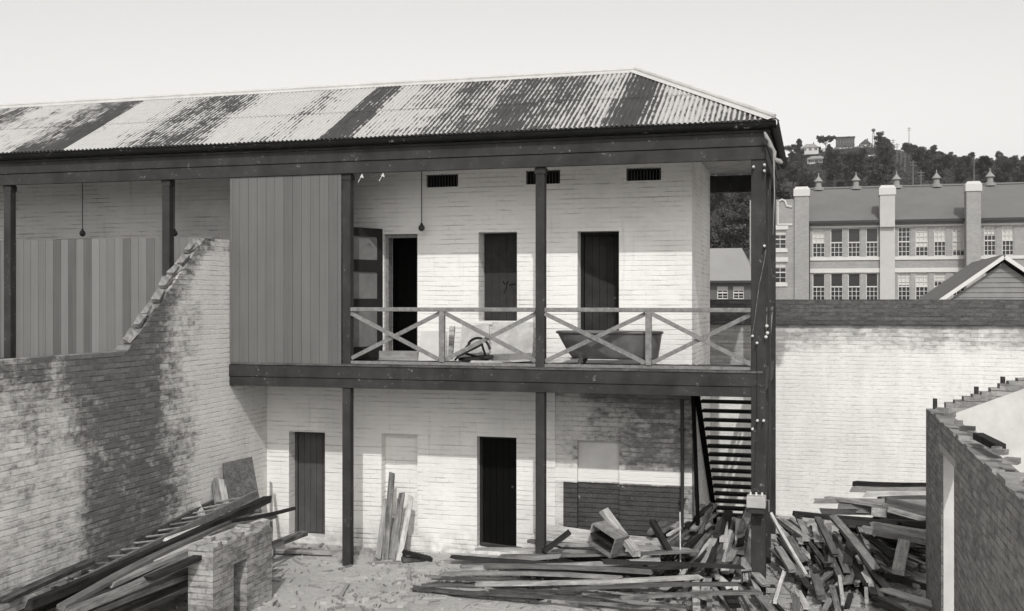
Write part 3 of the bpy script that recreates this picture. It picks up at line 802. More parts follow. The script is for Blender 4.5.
# left gabled bay with curved parapet
la, lb = SX(765), SX(794.5)
q = MB(); bh = [(SX(774), SX(786.5), SZ(780, 249), SZ(780, 230)), (SX(774), SX(786.5), SZ(780, 283), SZ(780, 262))]
q.panel(SX(750), lb, -1, SZ(780, 200), YS - .5, YS, bh); q.box(SX(750), lb, YS, YS + 8, SZ(780, 201), SZ(780, 200)); q.box(SX(750), SX(750) + .4, YS, YS + 8, -1, SZ(780, 201))
q.build('bay_wall', 'school_brick', sch)
for hh in bh:
    sash(sch, hh[0], hh[1], hh[2], hh[3], YS - .5, .3, 0, 2, 2)
q = MB()
for hh in bh:
    q.box(hh[0] - .15, hh[1] + .15, YS - .58, YS - .502, hh[3], hh[3] + .38); q.build('lintel', 'white_trim', sch); q = MB()
    q.box(hh[0] - .1, hh[1] + .1, YS - .6, YS - .502, hh[2] - .3, hh[2]); q.build('sill', 'white_trim', sch); q = MB()
q.box(SX(777.5), SX(779), YS - .58, YS - .502, SZ(780, 224), SZ(780, 202)); q.box(SX(777.5), SX(792.5), YS - .58, YS - .502, SZ(780, 226), SZ(780, 224))
q.build('bay_trim', 'school_cap', sch); q = MB()
pts = [at(778, 205, YS - .55), at(779, 201, YS - .55), at(782, 199.5, YS - .55), at(785, 201, YS - .55), at(787, 206, YS - .55), at(792, 207, YS - .55)]
q.tube(pts, .09, 6); q.build('scroll', 'school_cap', sch)

# ================================================================== COTTAGE seen through the verandah
YCt = 80.0
def CXp(px): return ux(px) * YCt
cot = thing('cottage', 'low hip roofed brick cottage seen through the side opening of the verandah', 'house', (CXp(728), YCt, 0))
ca, cb = CXp(672), CXp(752); ce = at(730, 281.5, YCt).z; ct = at(730, 253, YCt).z + .5
hl = [(CXp(717), CXp(728), at(722, 299, YCt).z, at(722, 286.5, YCt).z), (CXp(733), CXp(744), at(738, 299, YCt).z, at(738, 286.5, YCt).z)]
q = MB(); q.panel(ca, cb, -1, ce, YCt, YCt + .3, hl); q.box(ca, cb, YCt + 6, YCt + 6.3, -1, ce); q.box(ca, ca + .3, YCt + .3, YCt + 6, -1, ce); q.box(cb - .3, cb, YCt + .3, YCt + 6, -1, ce); q.build('wall', 'far_dark', cot)
for hh in hl: sash(cot, *hh, YCt, .35, 0, 2, 2)
q = MB(); o_ = .4; A = [(ca - o_, YCt - o_, ce), (cb + o_, YCt - o_, ce), (cb + o_, YCt + 6.6, ce), (ca - o_, YCt + 6.6, ce)]; T0, T1 = (ca + 2.5, YCt + 3.1, ct), (CXp(739), YCt + 3.1, ct)
q.face([A[0], A[1], T1, T0]); q.face([A[1], A[2], T1]); q.face([A[2], A[3], T0, T1]); q.face([A[3], A[0], T0]); q.face(A[::-1])
crf = q.build('roof', 'far_roof', cot); q = MB(); q.box(ca - o_, cb + o_, YCt - o_ - .12, YCt - o_ - .005, ce - .1, ce + .06); q.build('gutter', 'metal_dark', crf)

# ================================================================== GABLED SHED right
YG = 38.0
sh = thing('gabled_shed', 'weatherboard shed gable with white bargeboard rising above the boundary wall', 'shed', (ux(1000) * YG, YG, 0))
ap = at(1003, 254.5, YG); kz = (ap.z - at(938, 299, YG).z) / (ap.x - at(938, 299, YG).x)
half = 3.3; gl = ap.x - half; gr_ = ap.x + half; ge = ap.z - kz * half; DG = 7
q = MB(); nb = 18; 
for i in range(60):
    z0_ = i * .16; z1_ = z0_ + .158
    if z0_ > ap.z - .3: break
    def hw(z): return half - .35 if z < ge + .25 else max(.02, (ap.z - .28 - z) / kz)
    a, b = hw(z0_), hw(z1_); a = min(a, half - .35); b = min(b, half - .35)
    q.face([(ap.x - a, YG - .03, z0_), (ap.x + a, YG - .03, z0_), (ap.x + b, YG, z1_), (ap.x - b, YG, z1_)]); q.face([(ap.x - a, YG, z0_), (ap.x + a, YG, z0_), (ap.x + a, YG - .03, z0_), (ap.x - a, YG - .03, z0_)])
q.box(gl + .35, gl + .4, YG + .01, YG + DG, -.1, ge + .1); q.box(gr_ - .4, gr_ - .35, YG + .01, YG + DG, -.1, ge + .1); q.box(gl + .4, gr_ - .4, YG + DG - .1, YG + DG, -.1, ge + .3)
q.build('wall', 'weatherboard', sh)
q = MB()
for sgn in (-1, 1):
    e = Vector((ap.x + sgn * half, YG - .25, ge)); f = Vector((ap.x, YG - .25, ap.z)); dn = Vector((0, 0, -.06)); bk = Vector((0, DG + .4, 0))
    P = [e + dn, f + dn, f + dn + bk, e + dn + bk, e, f, f + bk, e + bk]
    if sgn > 0: P = [P[1], P[0], P[3], P[2], P[5], P[4], P[7], P[6]]
    q.hexa(P)
r_sh = q.build('roof', 'slate', sh)
q = MB()
for sgn in (-1, 1):
    e = Vector((ap.x + sgn * half, YG - .29, ge - .09)); f = Vector((ap.x + sgn * .01, YG - .29, ap.z - .09)); q.beam(e, f, .05, .12)
q.build('bargeboard', 'barge_white', r_sh)

# ================================================================== RIGHT OUTBUILDING (near)
XO = ux(926) * 16.4; ZO = 2.68
ob = thing('brick_outhouse', 'roofless brick outhouse with whitewashed inside and narrow doorway at right', 'outbuilding', (XO, 14, 0))
dy0, dy1 = 13.55, 14.75
# doorway between px 942 and 953
def ysol(px): return XO / ux(px)
dn0, dn1 = ysol(954), ysol(941.5)
q = MB(); q.panel(6.0, 16.4, -.1, ZO, XO, XO + .24, [(dn0, dn1, -.1, 2.33)], axis='y')
rs = random.Random(4); GX = XO + 2.15; GZ = ZO + .80; x = XO + .24
while x < XO + 4.3:                       # far gable wall, its raked top stepped brick by brick
    b = min(x + .115, XO + 4.3); zt_ = GZ - abs((x + b) / 2 - GX) * (GZ - ZO) / (GX - XO) + rs.uniform(-.02, .015)
    q.box(x, b - .001, 16.17, 16.4, -.1, zt_); x = b
q.box(XO + 4.06, XO + 4.3, 6.0, 16.168, -.1, ZO)
y = 6.0
while y < 16.1:                           # ragged last course on the side wall
    b = min(y + .235, 16.16)
    if rs.random() < .6: q.box(XO + .004, XO + rs.choice([.11, .23, .235]), y, b - .006, ZO + .001, ZO + rs.choice([.010, .02, .04]))
    y = b
q.build('wall', 'ruin_brick', ob)
q = MB(); zr = GZ - .10
q.face([(XO + .242, 16.15, -.05), (XO + 4.05, 16.15, -.05), (XO + 4.05, 16.15, ZO - .1), (GX, 16.15, zr), (XO + .242, 16.15, ZO - .08)])
q.box(XO + .242, XO + .255, 6.0, dn0 - .01, 0, ZO - .03); q.box(XO + .242, XO + .255, dn1 + .01, 16.14, 0, ZO - .03)
q.build('inner_plaster', 'plaster', ob)
q = MB(); q.box(XO + .02, XO + .235, dn1 - .03, dn1 - .002, 0, 2.32); q.build('door_reveal', 'plaster', ob)
q = MB(); q.box(XO - .012, XO + .23, dn0 - .12, dn1 + .12, 2.335, 2.42); q.build('lintel', 'concrete', ob)
for i in range(9):
    y_ = rs.uniform(9, 16.1); q = MB(); s_ = rs.uniform(.03, .065)
    q.box(-s_, s_, -s_ * 1.2, s_ * 1.2, -.025, .025, 0)
    c = Vector((XO + rs.uniform(.08, .18), y_, ZO + .10)); an = rs.uniform(0, 3)
    for v in q.v:
        x_, yy_ = v.x * math.cos(an) - v.y * math.sin(an), v.x * math.sin(an) + v.y * math.cos(an); v.x, v.y = x_ + c.x, yy_ + c.y; v.z += c.z
    o = q.build('broken_brick', rs.choice(['ruin_brick', 'stub_brick', 'coping_brick']))
    tag(o, 'broken brick lying along the ragged top edge of the outhouse wall', 'brick', 'broken bricks on the outhouse wall top')
for (xx, yy, hh) in ((.12, 16.3, .10), (.66, 16.3, .08), (1.0, 16.3, .10), (1.5, 16.3, .1)):
    q = MB(); zb = ZO + xx * .37; q.box(XO + xx - .03, XO + xx + .02, 16.3, 16.4, zb - .05, zb + hh); q.build('rafter_stub', 'timber_dark', ob)
q = MB(); q.beam((XO + .12, 12.2, ZO + .115), (XO + .2, 11.3, ZO + .115), .1, .07); o = q.build('timber_offcut', 'timber_dark'); tag(o, 'short dark timber lying along the top of the outhouse wall', 'timber')

# ================================================================== STUB WALL bottom left
q = MB(); q.panel(12.34, 13.9, -.1, 1.0, -7.76, -7.40, [(12.85, 13.2, -.1, .72)], axis='y')
stub = q.build('brick_pier_wall', 'stub_brick'); tag(stub, 'low brick stub wall with a square hole beside the ladder', 'wall')
q = MB(); y = 12.345
while y < 13.88:
    b = min(13.895, y + .115)
    for (xa, xb) in ((-7.757, -7.64), (-7.636, -7.52), (-7.516, -7.403)):
        h_ = rr.choice([.0, .02, .03, .045, .075]); q.box(xa, xb, y, b - .004, 1.001, 1.012 + h_)
    y = b
q.build('broken_top', 'stub_brick', stub)

# ================================================================== BATH on the upper deck
def bathtub():
    c = at(613, 345, 16.5); L = 1.52; W = .66; H = .40
    z0_ = ZF + .12
    bt = thing('bathtub', 'old cast iron bathtub with a rolled rim standing on the verandah', 'bathtub', (c.x, 16.45, ZF))
    nz, nr = 10, 32
    def ring(k, inset=0):
        t = k; sc_ = .72 + .28 * t ** .6; hl = L / 2 * (.80 + .20 * t ** .7) - inset; hw_ = W / 2 * sc_ - inset; P = []
        for i in range(nr):
            a = 2 * math.pi * i / nr; ca_, sa = math.cos(a), math.sin(a)
            ex = .55 if ca_ > 0 else .9
            x = math.copysign(abs(ca_) ** ex, ca_) * hl; y = math.copysign(abs(sa) ** .75, sa) * hw_
            if ca_ > 0: x = x / hl * (L / 2 * (.92 + .08 * t) - inset)
            if ca_ < 0: x -= .10 * t * abs(ca_)
            P.append(Vector((c.x + x, 16.45 + y, z0_ + H * t)))
        return P
    def shell(inset, name, mat, flip):
        q = MB(); rings = [ring(max(0.0, k / nz) ** 1.4 if k else 0.0, inset) for k in range(nz + 1)]
        for r_ in rings:
            for p_ in r_: q.v.append(p_ + Vector((0, 0, inset if r_ is rings[0] else 0)))
        for k in range(nz):
            for i in range(nr):
                f = (k * nr + i, k * nr + (i + 1) % nr, (k + 1) * nr + (i + 1) % nr, (k + 1) * nr + i); q.f.append(f[::-1] if flip else f); q.t.append(.5)
        q.f.append(tuple(range(nr)) if flip else tuple(range(nr))[::-1]); q.t.append(.5)
        q.build(name, mat, bt, smooth=True)
    shell(0, 'outer_shell', 'bath_iron', False); shell(.015, 'basin', 'bath_enamel', True)
    q = MB(); rim = ring(1); rim.append(rim[0]); rim = [p_ for p_ in rim]; q.tube(rim, .022, 8, cap=False); q.build('rim', 'bath_iron', bt, smooth=True)
    for sx_, sy in ((-.48, -.18), (.48, -.18), (-.48, .18), (.48, .18)):
        q = MB(); b = Vector((c.x + sx_, 16.45 + sy, ZF + .003)); q.tube([b, b + Vector((0, 0, .04)), b + Vector((-sx_ * .1, 0, .16))], [.035, .025, .045], 8); q.build('foot', 'bath_iron', bt, smooth=True)
bathtub()
WM = ['timber_pale', 'timber_grey', 'timber_brown', 'timber_dark']
def plank(a, b, w_, h_, mat, label, group=None, roll=0, name='plank', cat='plank'):
    a, b = Vector(a), Vector(b); L = (b - a).length; d = (b - a).normalized()
    up = Vector((0, 0, 1)) if abs(d.z) < .95 else Vector((0, -1, 0))
    r_ = d.cross(up).normalized() * -1; u_ = d.cross(r_); 
    q = MB(); s = rr.uniform(-.02, .02); e = min(.05, L * .035)
    n = 4; bow = rr.uniform(-.014, .014) * L; V = []
    for i in range(n + 1):
        t = i / n; x = t * L; off = bow * 4 * t * (1 - t)
        wv = w_ * (1 + rr.uniform(-.04, .04))
        for (yy, zz_) in ((-wv / 2, -h_ / 2), (wv / 2, -h_ / 2), (wv / 2, h_ / 2), (-wv / 2, h_ / 2)):
            xx = x + ((s if yy > 0 else -s) if i in (0, n) else 0) + (rr.uniform(-e, e) if i in (0, n) else 0)
            V.append(Vector((xx, yy, zz_ + off)))
    q.v = V
    for i in range(n):
        for k in range(4):
            q.f.append((i * 4 + k, i * 4 + (k + 1) % 4, i * 4 + 4 + (k + 1) % 4, i * 4 + 4 + k)); q.t.append(.5)
    q.f += [(3, 2, 1, 0), (n * 4, n * 4 + 1, n * 4 + 2, n * 4 + 3)]; q.t += [.5, .5]
    me = bpy.data.meshes.new(name); me.from_pydata(q.v, [], q.f); me.materials.append(MT[mat]); me.update()
    o = bpy.data.objects.new(name, me); COL.objects.link(o)
    Rm_ = Matrix((d, r_, -u_ if (-u_).z > 0 else u_)).transposed()
    if Rm_.determinant() < 0: Rm_ = Matrix((d, -r_, -u_ if (-u_).z > 0 else u_)).transposed()
    o.matrix_world = Matrix.Translation(a) @ Rm_.to_4x4() @ Matrix.Rotation(roll, 4, 'X')
    tag(o, label, cat, group); return o

# junk on the deck
def sheet(name, label, cat, pts, th, mat, extra=None):
    """thin board with a front face polygon (world pts, ccw from camera) and thickness backwards"""
    q = MB(); n_ = len(pts); pts = [Vector(p_) for p_ in pts]
    nn_ = (pts[1] - pts[0]).cross(pts[2] - pts[0]).normalized() * -th
    q.face(pts); q.face([p_ + nn_ for p_ in pts][::-1])
    for i in range(n_):
        a, b = pts[i], pts[(i + 1) % n_]; q.face([b, a, a + nn_, b + nn_])
    o = q.build(name, mat); tag(o, label, cat); return o
def A(px, py, Y, zmin=None):
    p_ = at(px, py, Y)
    if zmin is not None: p_.z = max(p_.z, zmin)
    return p_
sheet('wooden_board', 'pale whitewashed board panel leaning against the wall left of the bathtub', 'board', [A(491, 361, 16.75, ZF + .01), A(532, 361, 16.7, ZF + .01), A(533.5, 322, 17.0), A(492, 322, 17.05)], .04, 'pale_board')
sheet('wooden_board', 'square pale board leaning behind the dark broken chair seat', 'board', [A(459, 360, 16.75, ZF + .01), A(489, 361, 16.7, ZF + .01), A(489, 325, 17.0), A(462, 325, 17.02)], .03, 'pale_board')
sheet('wooden_board', 'low pale board leaning on the wall between doorway and window', 'board', [A(418, 361, 16.95, ZF + .01), A(446, 361, 16.9, ZF + .01), A(446, 331, 17.1), A(421, 331, 17.1)], .03, 'plaster')
sheet('wooden_post_offcut', 'short upright plank with a knot hole beside the balustrade upright', 'plank', [A(448, 359, 16.4, ZF + .01), A(452, 359, 16.4, ZF + .01), A(454.5, 326, 16.5), A(449.5, 326, 16.5)], .05, 'timber_pale')
# broken seat : curved dark shell heap
jt = thing('broken_chair', 'dark broken bentwood chair lying on its side behind the balustrade', 'chair', A(474, 362, 16.45, ZF))
q = MB(); arc = [A(466 + 12 * math.cos(R(a)) + 12, 352 - 14 * math.sin(R(a)), 16.45) for a in range(10, 175, 12)]; q.tube(arc, .02, 8); q.build('backrest', 'timber_dark', jt, smooth=True)
q = MB(); q.beam(A(458, 355, 16.35), A(482, 343, 16.45), .34, .07); q.build('seat', 'timber_dark', jt)
for (a, b) in (((460, 352), (486, 359)), ((464, 360), (493, 358.5)), ((470, 343), (455, 360)), ((482, 345), (487, 360))):
    q = MB(); q.tube([A(a[0], a[1], 16.35, ZF + .02), A(b[0], b[1], 16.5, ZF + .02)], .018, 8); q.build('leg', 'timber_dark', jt)

o = plank(A(462, 359.5, 16.3, ZF + .03), A(490, 356, 16.6, ZF + .05), .26, .05, 'timber_dark', 'dark short board lying under the broken chair on the verandah')
plank(A(470, 361.5, 16.15, ZF + .02), A(531, 360, 16.3, ZF + .02), .05, .03, 'timber_pale', 'thin pale batten lying along the verandah floor before the boards')
plank(A(548, 362, 16.2, ZF + .02), A(575, 358, 16.5, ZF + .02), .09, .03, 'timber_pale', 'short pale offcut lying under the left end of the bathtub')
# ================================================================== TIMBER
# -- leaning bundle at the lower wall (px 376..412)
bund = [((378, 567), (386, 499), .09, 'timber_grey'), ((385, 569), (392, 474), .10, 'timber_grey'), ((391, 569), (394.5, 519), .08, 'timber_grey'), ((392, 570), (402, 493), .10, 'timber_grey'),
        ((396, 570), (399, 500), .07, 'timber_grey'), ((399, 570), (411, 497), .09, 'timber_pale'), ((404, 570), (408, 506), .06, 'timber_brown')]
lab = ['grey plank at the left edge of the bundle leaning on the lower wall', 'tallest grey plank of the leaning bundle, with a split tip', 'shortest plank in the middle of the leaning bundle', 'wide plank in the centre of the leaning bundle', 'thin grey plank behind the centre of the leaning bundle', 'pale plank slanting right at the edge of the leaning bundle', 'narrow dark plank tucked at the right of the leaning bundle']
for (a, b, w_, m_), l in zip(bund, lab):
    p0 = at(a[0], a[1], 16.35); p0.z = .03; p1 = at(b[0], b[1], 17.05); plank(p0, p1, w_, .04, m_, l, 'planks leaning on the lower wall', 0)
for (a, b, m_, l) in (((404, 552), (431, 571), 'timber_dark', 'dark short plank slipped at the foot of the leaning bundle'), ((402, 562), (424, 572), 'timber_brown', 'brown offcut lying flat below the leaning bundle'), ((276, 566), (343, 558), 'timber_pale', 'pale curved plank lying on the ground before the lower left door'), ((272, 556), (306, 551), 'timber_grey', 'grey plank lying on the ground against the lower left door step')):
    pa = at(a[0], a[1], 16.3); pb = at(b[0], b[1], 16.5); pa.z = max(.06, min(pa.z, .3)); pb.z = .05; plank(pa, pb, .12, .06, m_, l)

# -- left pile: ladder and long timbers
def ladder():
    a0, a1 = at(66, 577, 12.0), at(217, 501, 15.4); b0, b1 = at(88, 576, 11.6), at(257, 493, 15.3)
    a0 = at(20, 600, 11.2); b0 = at(38, 603, 10.9)
    ld = thing('wooden_ladder', 'long wooden ladder lying on top of the timber pile at left', 'ladder', a0)
    for p_, q_ in ((a0, a1), (b0, b1)):
        m_ = MB(); m_.beam(p_, q_, .05, .10); m_.build('rail', 'timber_brown', ld)
    for i in range(15):
        t = (i + .6) / 15; m_ = MB(); m_.tube([a0.lerp(a1, t), b0.lerp(b1, t)], .016, 6); m_.build('rung', 'timber_grey', ld)
ladder()
LP = [((0, 590), (134, 528), 11.0, 14.2, .12, .10, 'timber_dark', 'dark square beam at the wall side of the left timber pile'),
      ((8, 598), (120, 541), 10.8, 13.7, .06, .05, 'timber_pale', 'thin pale batten beside the dark beam in the left pile'),
      ((30, 605), (268, 499), 10.4, 15.0, .10, .10, 'timber_dark', 'long dark beam under the ladder reaching past it'),
      ((60, 608), (250, 512), 10.6, 14.6, .14, .05, 'timber_brown', 'brown board under the ladder in the left pile'),
      ((150, 562), (266, 520), 12.2, 14.4, .15, .035, 'timber_pale', 'broad pale board lying beside the ladder over the stub wall'),
      ((110, 585), (262, 523), 11.4, 14.2, .10, .05, 'timber_grey', 'grey board just below the broad pale board at left'),
      ((120, 592), (246, 530), 11.3, 13.8, .12, .05, 'timber_brown', 'brown board lowest beside the brick stub wall'),
      ((168, 540), (246, 510), 13.0, 15.0, .16, .03, 'timber_pale', 'short pale board between ladder and broad board'),
      ((232, 521), (295, 508), 13.6, 15.9, .05, .05, 'timber_dark', 'thin dark pole poking out right of the left pile'),
      ((150, 578), (225, 545), 11.6, 12.8, .12, .06, 'timber_dark', 'short dark beam low beside the stub wall'),
      ((70, 612), (190, 560), 10.6, 12.4, .16, .06, 'timber_grey', 'grey thick board at the near end of the left pile'),
      ((0, 602), (90, 562), 10.4, 12.2, .14, .05, 'timber_brown', 'brown board along the foot of the yard wall')]
for (a, b, Y0, Y1, w_, h_, m_, l) in LP: plank(at(*a, Y0), at(*b, Y1), w_, h_, m_, l, 'timbers piled by the yard wall')
# support heap under it (mostly hidden)
for i in range(16):
    t = rr.random(); yb = rr.uniform(10.5, 15.3); x0_ = rr.uniform(-9.0, -8.3); z_ = rr.uniform(.1, .62)
    plank((x0_, yb - 1.3, z_), (x0_ + rr.uniform(.1, .5), yb + 1.2, z_ + .1), .16, .07, rr.choice(WM[1:]), 'rough plank in the shadowed bottom of the left timber pile', 'planks at the bottom of the left pile')
UP = [((224, 508), (223, 463), (250, 457), (258, 505), 'timber_brown', 'wide brown door panel leaning on the yard wall behind the ladder', .04, 'wooden_panel', 'panel')]
sheet('boarding_sheet', UP[0][5], 'panel', [A(226, 512, 15.3), A(262, 512, 15.8), A(252, 456.5, 16.1), A(223.5, 463, 15.6)], .04, 'timber_brown')
for a, b, Y0, l, m_ in (((218, 505), (213.5, 478), 15.3, 'left one of two short upright planks beside the brown panel', 'timber_grey'), ((225, 503), (221, 479), 15.35, 'right one of two short upright planks touching the brown panel', 'timber_grey'), ((199, 510), (190.5, 491), 14.9, 'pale split log end propped on the yard wall left of the panel', 'timber_pale')):
    p0 = at(*a, Y0); p1 = at(*b, Y0 + .15); p0 = p0 - (p1 - p0) * .4; plank(p0, p1, .11, .05, m_, l)
p0 = at(271.5, 556, 15.9); p0.z = 0; plank(p0, at(271, 484, 16.9), .05, .04, 'timber_grey', 'slim grey batten standing against the wall corner left of the lower door')
# -- front long planks (px 445..740)
GF = 'long planks lying along the front of the verandah'
FP = [((446, 562), (560, 556), 15.6, 15.7, 'timber_grey'), ((452, 557), (640, 566), 15.4, 15.9, 'timber_dark'), ((476, 549), (600, 553), 16.2, 16.1, 'timber_grey'), ((460, 568), (660, 560), 15.3, 15.6, 'timber_pale'),
      ((500, 556), (700, 551), 15.8, 15.9, 'timber_grey'), ((482, 544), (520, 549), 16.4, 16.3, 'timber_dark'), ((520, 571), (690, 566), 15.2, 15.3, 'timber_dark'), ((440, 574), (620, 578), 15.0, 14.9, 'timber_grey'),
      ((480, 584), (700, 577), 14.8, 14.9, 'timber_pale'), ((560, 590), (742, 584), 14.7, 14.7, 'timber_brown'), ((600, 561), (742, 567), 15.5, 15.6, 'timber_dark'), ((450, 592), (600, 600), 14.6, 14.4, 'timber_brown'),
      ((620, 598), (760, 592), 14.4, 14.5, 'timber_grey'), ((486, 566), (650, 572), 15.3, 15.1, 'timber_brown'), ((560, 545), (690, 550), 16.3, 16.1, 'timber_grey'), ((530, 541), (600, 546), 16.5, 16.3, 'timber_brown')]
FL = ['grey plank leftmost at the top of the long front planks', 'long dark plank slanting across the front heap', 'grey plank on top before the black lower door', 'long pale plank in the middle of the front heap', 'grey plank reaching right to the thin pale rod', 'short dark stick below the black lower doorway', 'dark plank under the crate in the front heap', 'grey plank low at the left of the front heap', 'pale plank near the bottom edge of the front heap', 'brown plank at the lower right of the front heap', 'dark plank ending at the corner post foot', 'brown plank lowest at left of the front heap', 'grey plank lowest at right near the corner post', 'brown plank between pale and grey ones in the front heap', 'grey plank behind the wooden crate', 'brown plank behind the middle verandah post foot']
for (a, b, Y0, Y1, m_), l in zip(FP, FL):
    p0, p1 = at(*a, Y0), at(*b, Y1); p0.z = max(.03, p0.z); p1.z = max(.03, p1.z)
    plank(p0, p1, rr.uniform(.07, .12), rr.uniform(.03, .055), m_, l, GF)
for i in range(18):
    x0_ = rr.uniform(-5.6, -2.6); y_ = rr.uniform(14.2, 16.4); z_ = rr.uniform(.03, .14); an = rr.uniform(-.22, .22); L = rr.uniform(1, 2.6)
    plank((x0_, y_, z_), (x0_ + L * math.cos(an), min(16.7, y_ + L * math.sin(an)), max(.03, z_ + rr.uniform(-.03, .05))), rr.uniform(.05, .11), .035, rr.choice(WM[1:]), 'weathered plank lying low in the jumble before the lower doors', 'planks in the jumble before the lower doors')
# pale sheets behind
sheet('wooden_board', 'wide pale board lying tilted behind the middle verandah post', 'board', [A(526, 549, 16.3), A(604, 553, 16.3), A(612, 533, 16.95), A(538, 523, 17.0)], .04, 'timber_pale')
sheet('wooden_board', 'pale board lying tilted behind the crate against the patched wall', 'board', [A(612, 553, 16.4), A(664, 556, 16.4), A(660, 538, 16.95), A(616, 534, 17.0)], .04, 'timber_pale')
# diagonal beams + crate
plank(at(637, 554, 15.7), at(603.5, 510, 16.2), .14, .08, 'timber_pale', 'thick pale beam propped diagonally over the crate')
plank(at(672, 557, 15.9), at(652, 521, 16.3), .09, .07, 'timber_dark', 'dark beam end sticking up beside the thin rod')
plank(at(544, 551, 15.85), at(569.5, 532, 15.9), .08, .08, 'timber_dark', 'dark square offcut slanting up beside the middle post foot')
q = MB(); q.tube([at(680.5, 572, 15.9), at(680, 512, 16.3)], .01, 6); o = q.build('thin_rod', 'timber_pale'); tag(o, 'thin pale metal rod standing upright in front of the patched wall', 'rod')
cr = thing('wooden_crate', 'open wooden crate tipped on its side among the planks', 'crate', at(608, 553, 15.8))
q = MB(); c = at(608, 539, 15.85); import itertools
def cbox(a, b, name, mat):
    q = MB(); q.box(a[0], b[0], a[1], b[1], a[2], b[2])
    Rz = Matrix.Rotation(-.5, 3, 'Z') @ Matrix.Rotation(.35, 3, 'Y')
    q.v = [Rz @ v + c for v in q.v]; q.build(name, mat, cr)
cbox((-.24, -.16, -.16), (.24, .16, -.14), 'base', 'timber_grey'); cbox((-.24, -.16, .14), (.24, .16, .16), 'side', 'timber_grey'); cbox((-.24, .14, -.139), (.24, .16, .139), 'back', 'timber_dark')
cbox((-.24, -.16, -.139), (-.22, .139, .139), 'side', 'timber_pale'); cbox((.22, -.16, -.139), (.24, .139, .139), 'side', 'timber_grey'); cbox((-.219, -.15, -.01), (.219, .139, .01), 'shelf', 'timber_dark')
# -- heap by the stairs: short timbers with their ends toward us
def heap(x0, x1, yn, yf, zn, zf, n, lab_, grp, Ls=(.8, 1.5), yaw=(-.3, .3), mats=WM, hmul=1.0):
    for i in range(n):
        x = x0 + (x1 - x0) * rr.random(); L = rr.uniform(*Ls); k = rr.random(); lay = rr.random()
        yb = yn + (yf - yn) * k; zt_ = zn + (zf - zn) * k
        z = max(.05, zt_ * (1 - (1 - lay) ** 2.2 * .75)); an = yaw[0] + (yaw[1] - yaw[0]) * (.5 + .35 * math.sin(x * 2.3 + 1) + rr.uniform(-.16, .16))
        sl_ = (zf - zn) / (yf - yn) * rr.uniform(.2, .9)
        d = Vector((math.sin(an), math.cos(an), sl_)).normalized()
        c = Vector((x, yb, z)); a = c - d * L / 2; b = c + d * L / 2; a.z = max(.04, a.z); b.z = max(.04, b.z)
        if b.y > yf + 1.2: continue
        w_ = rr.choice([.05, .07, .08, .1, .12, .15]) ; h_ = rr.choice([.025, .035, .05, .075])
        plank(a, b, w_, h_, rr.choice(mats), lab_, grp, rr.uniform(-.12, .12))
heap(-2.25, -.98, 16.1, 17.7, .36, .80, 88, 'short rough timber in the dense heap at the foot of the stairs', 'short timbers heaped at the foot of the stairs', yaw=(-.1, .55), mats=['timber_pale', 'timber_grey', 'timber_grey', 'timber_brown', 'timber_brown', 'timber_dark', 'timber_dark'])
heap(-2.1, -.3, 15.0, 16.2, .16, .36, 18, 'short timber low around the foot of the corner post', 'short timbers around the corner post foot', Ls=(.6, 1.4), yaw=(-.5, .7))
heap(-.45, 1.35, 17.0, 18.9, .26, .46, 96, 'short timber end in the heap between corner post and outhouse', 'short timbers heaped right of the corner post', yaw=(-.75, .1), mats=['timber_pale', 'timber_grey', 'timber_grey', 'timber_brown', 'timber_brown', 'timber_dark', 'timber_dark'])
heap(-.4, 1.5, 14.6, 17.0, .10, .20, 40, 'short timber in the near foot of the right hand heap', 'short timbers at the near edge of the right heap', Ls=(.6, 1.5), yaw=(-.9, .3))
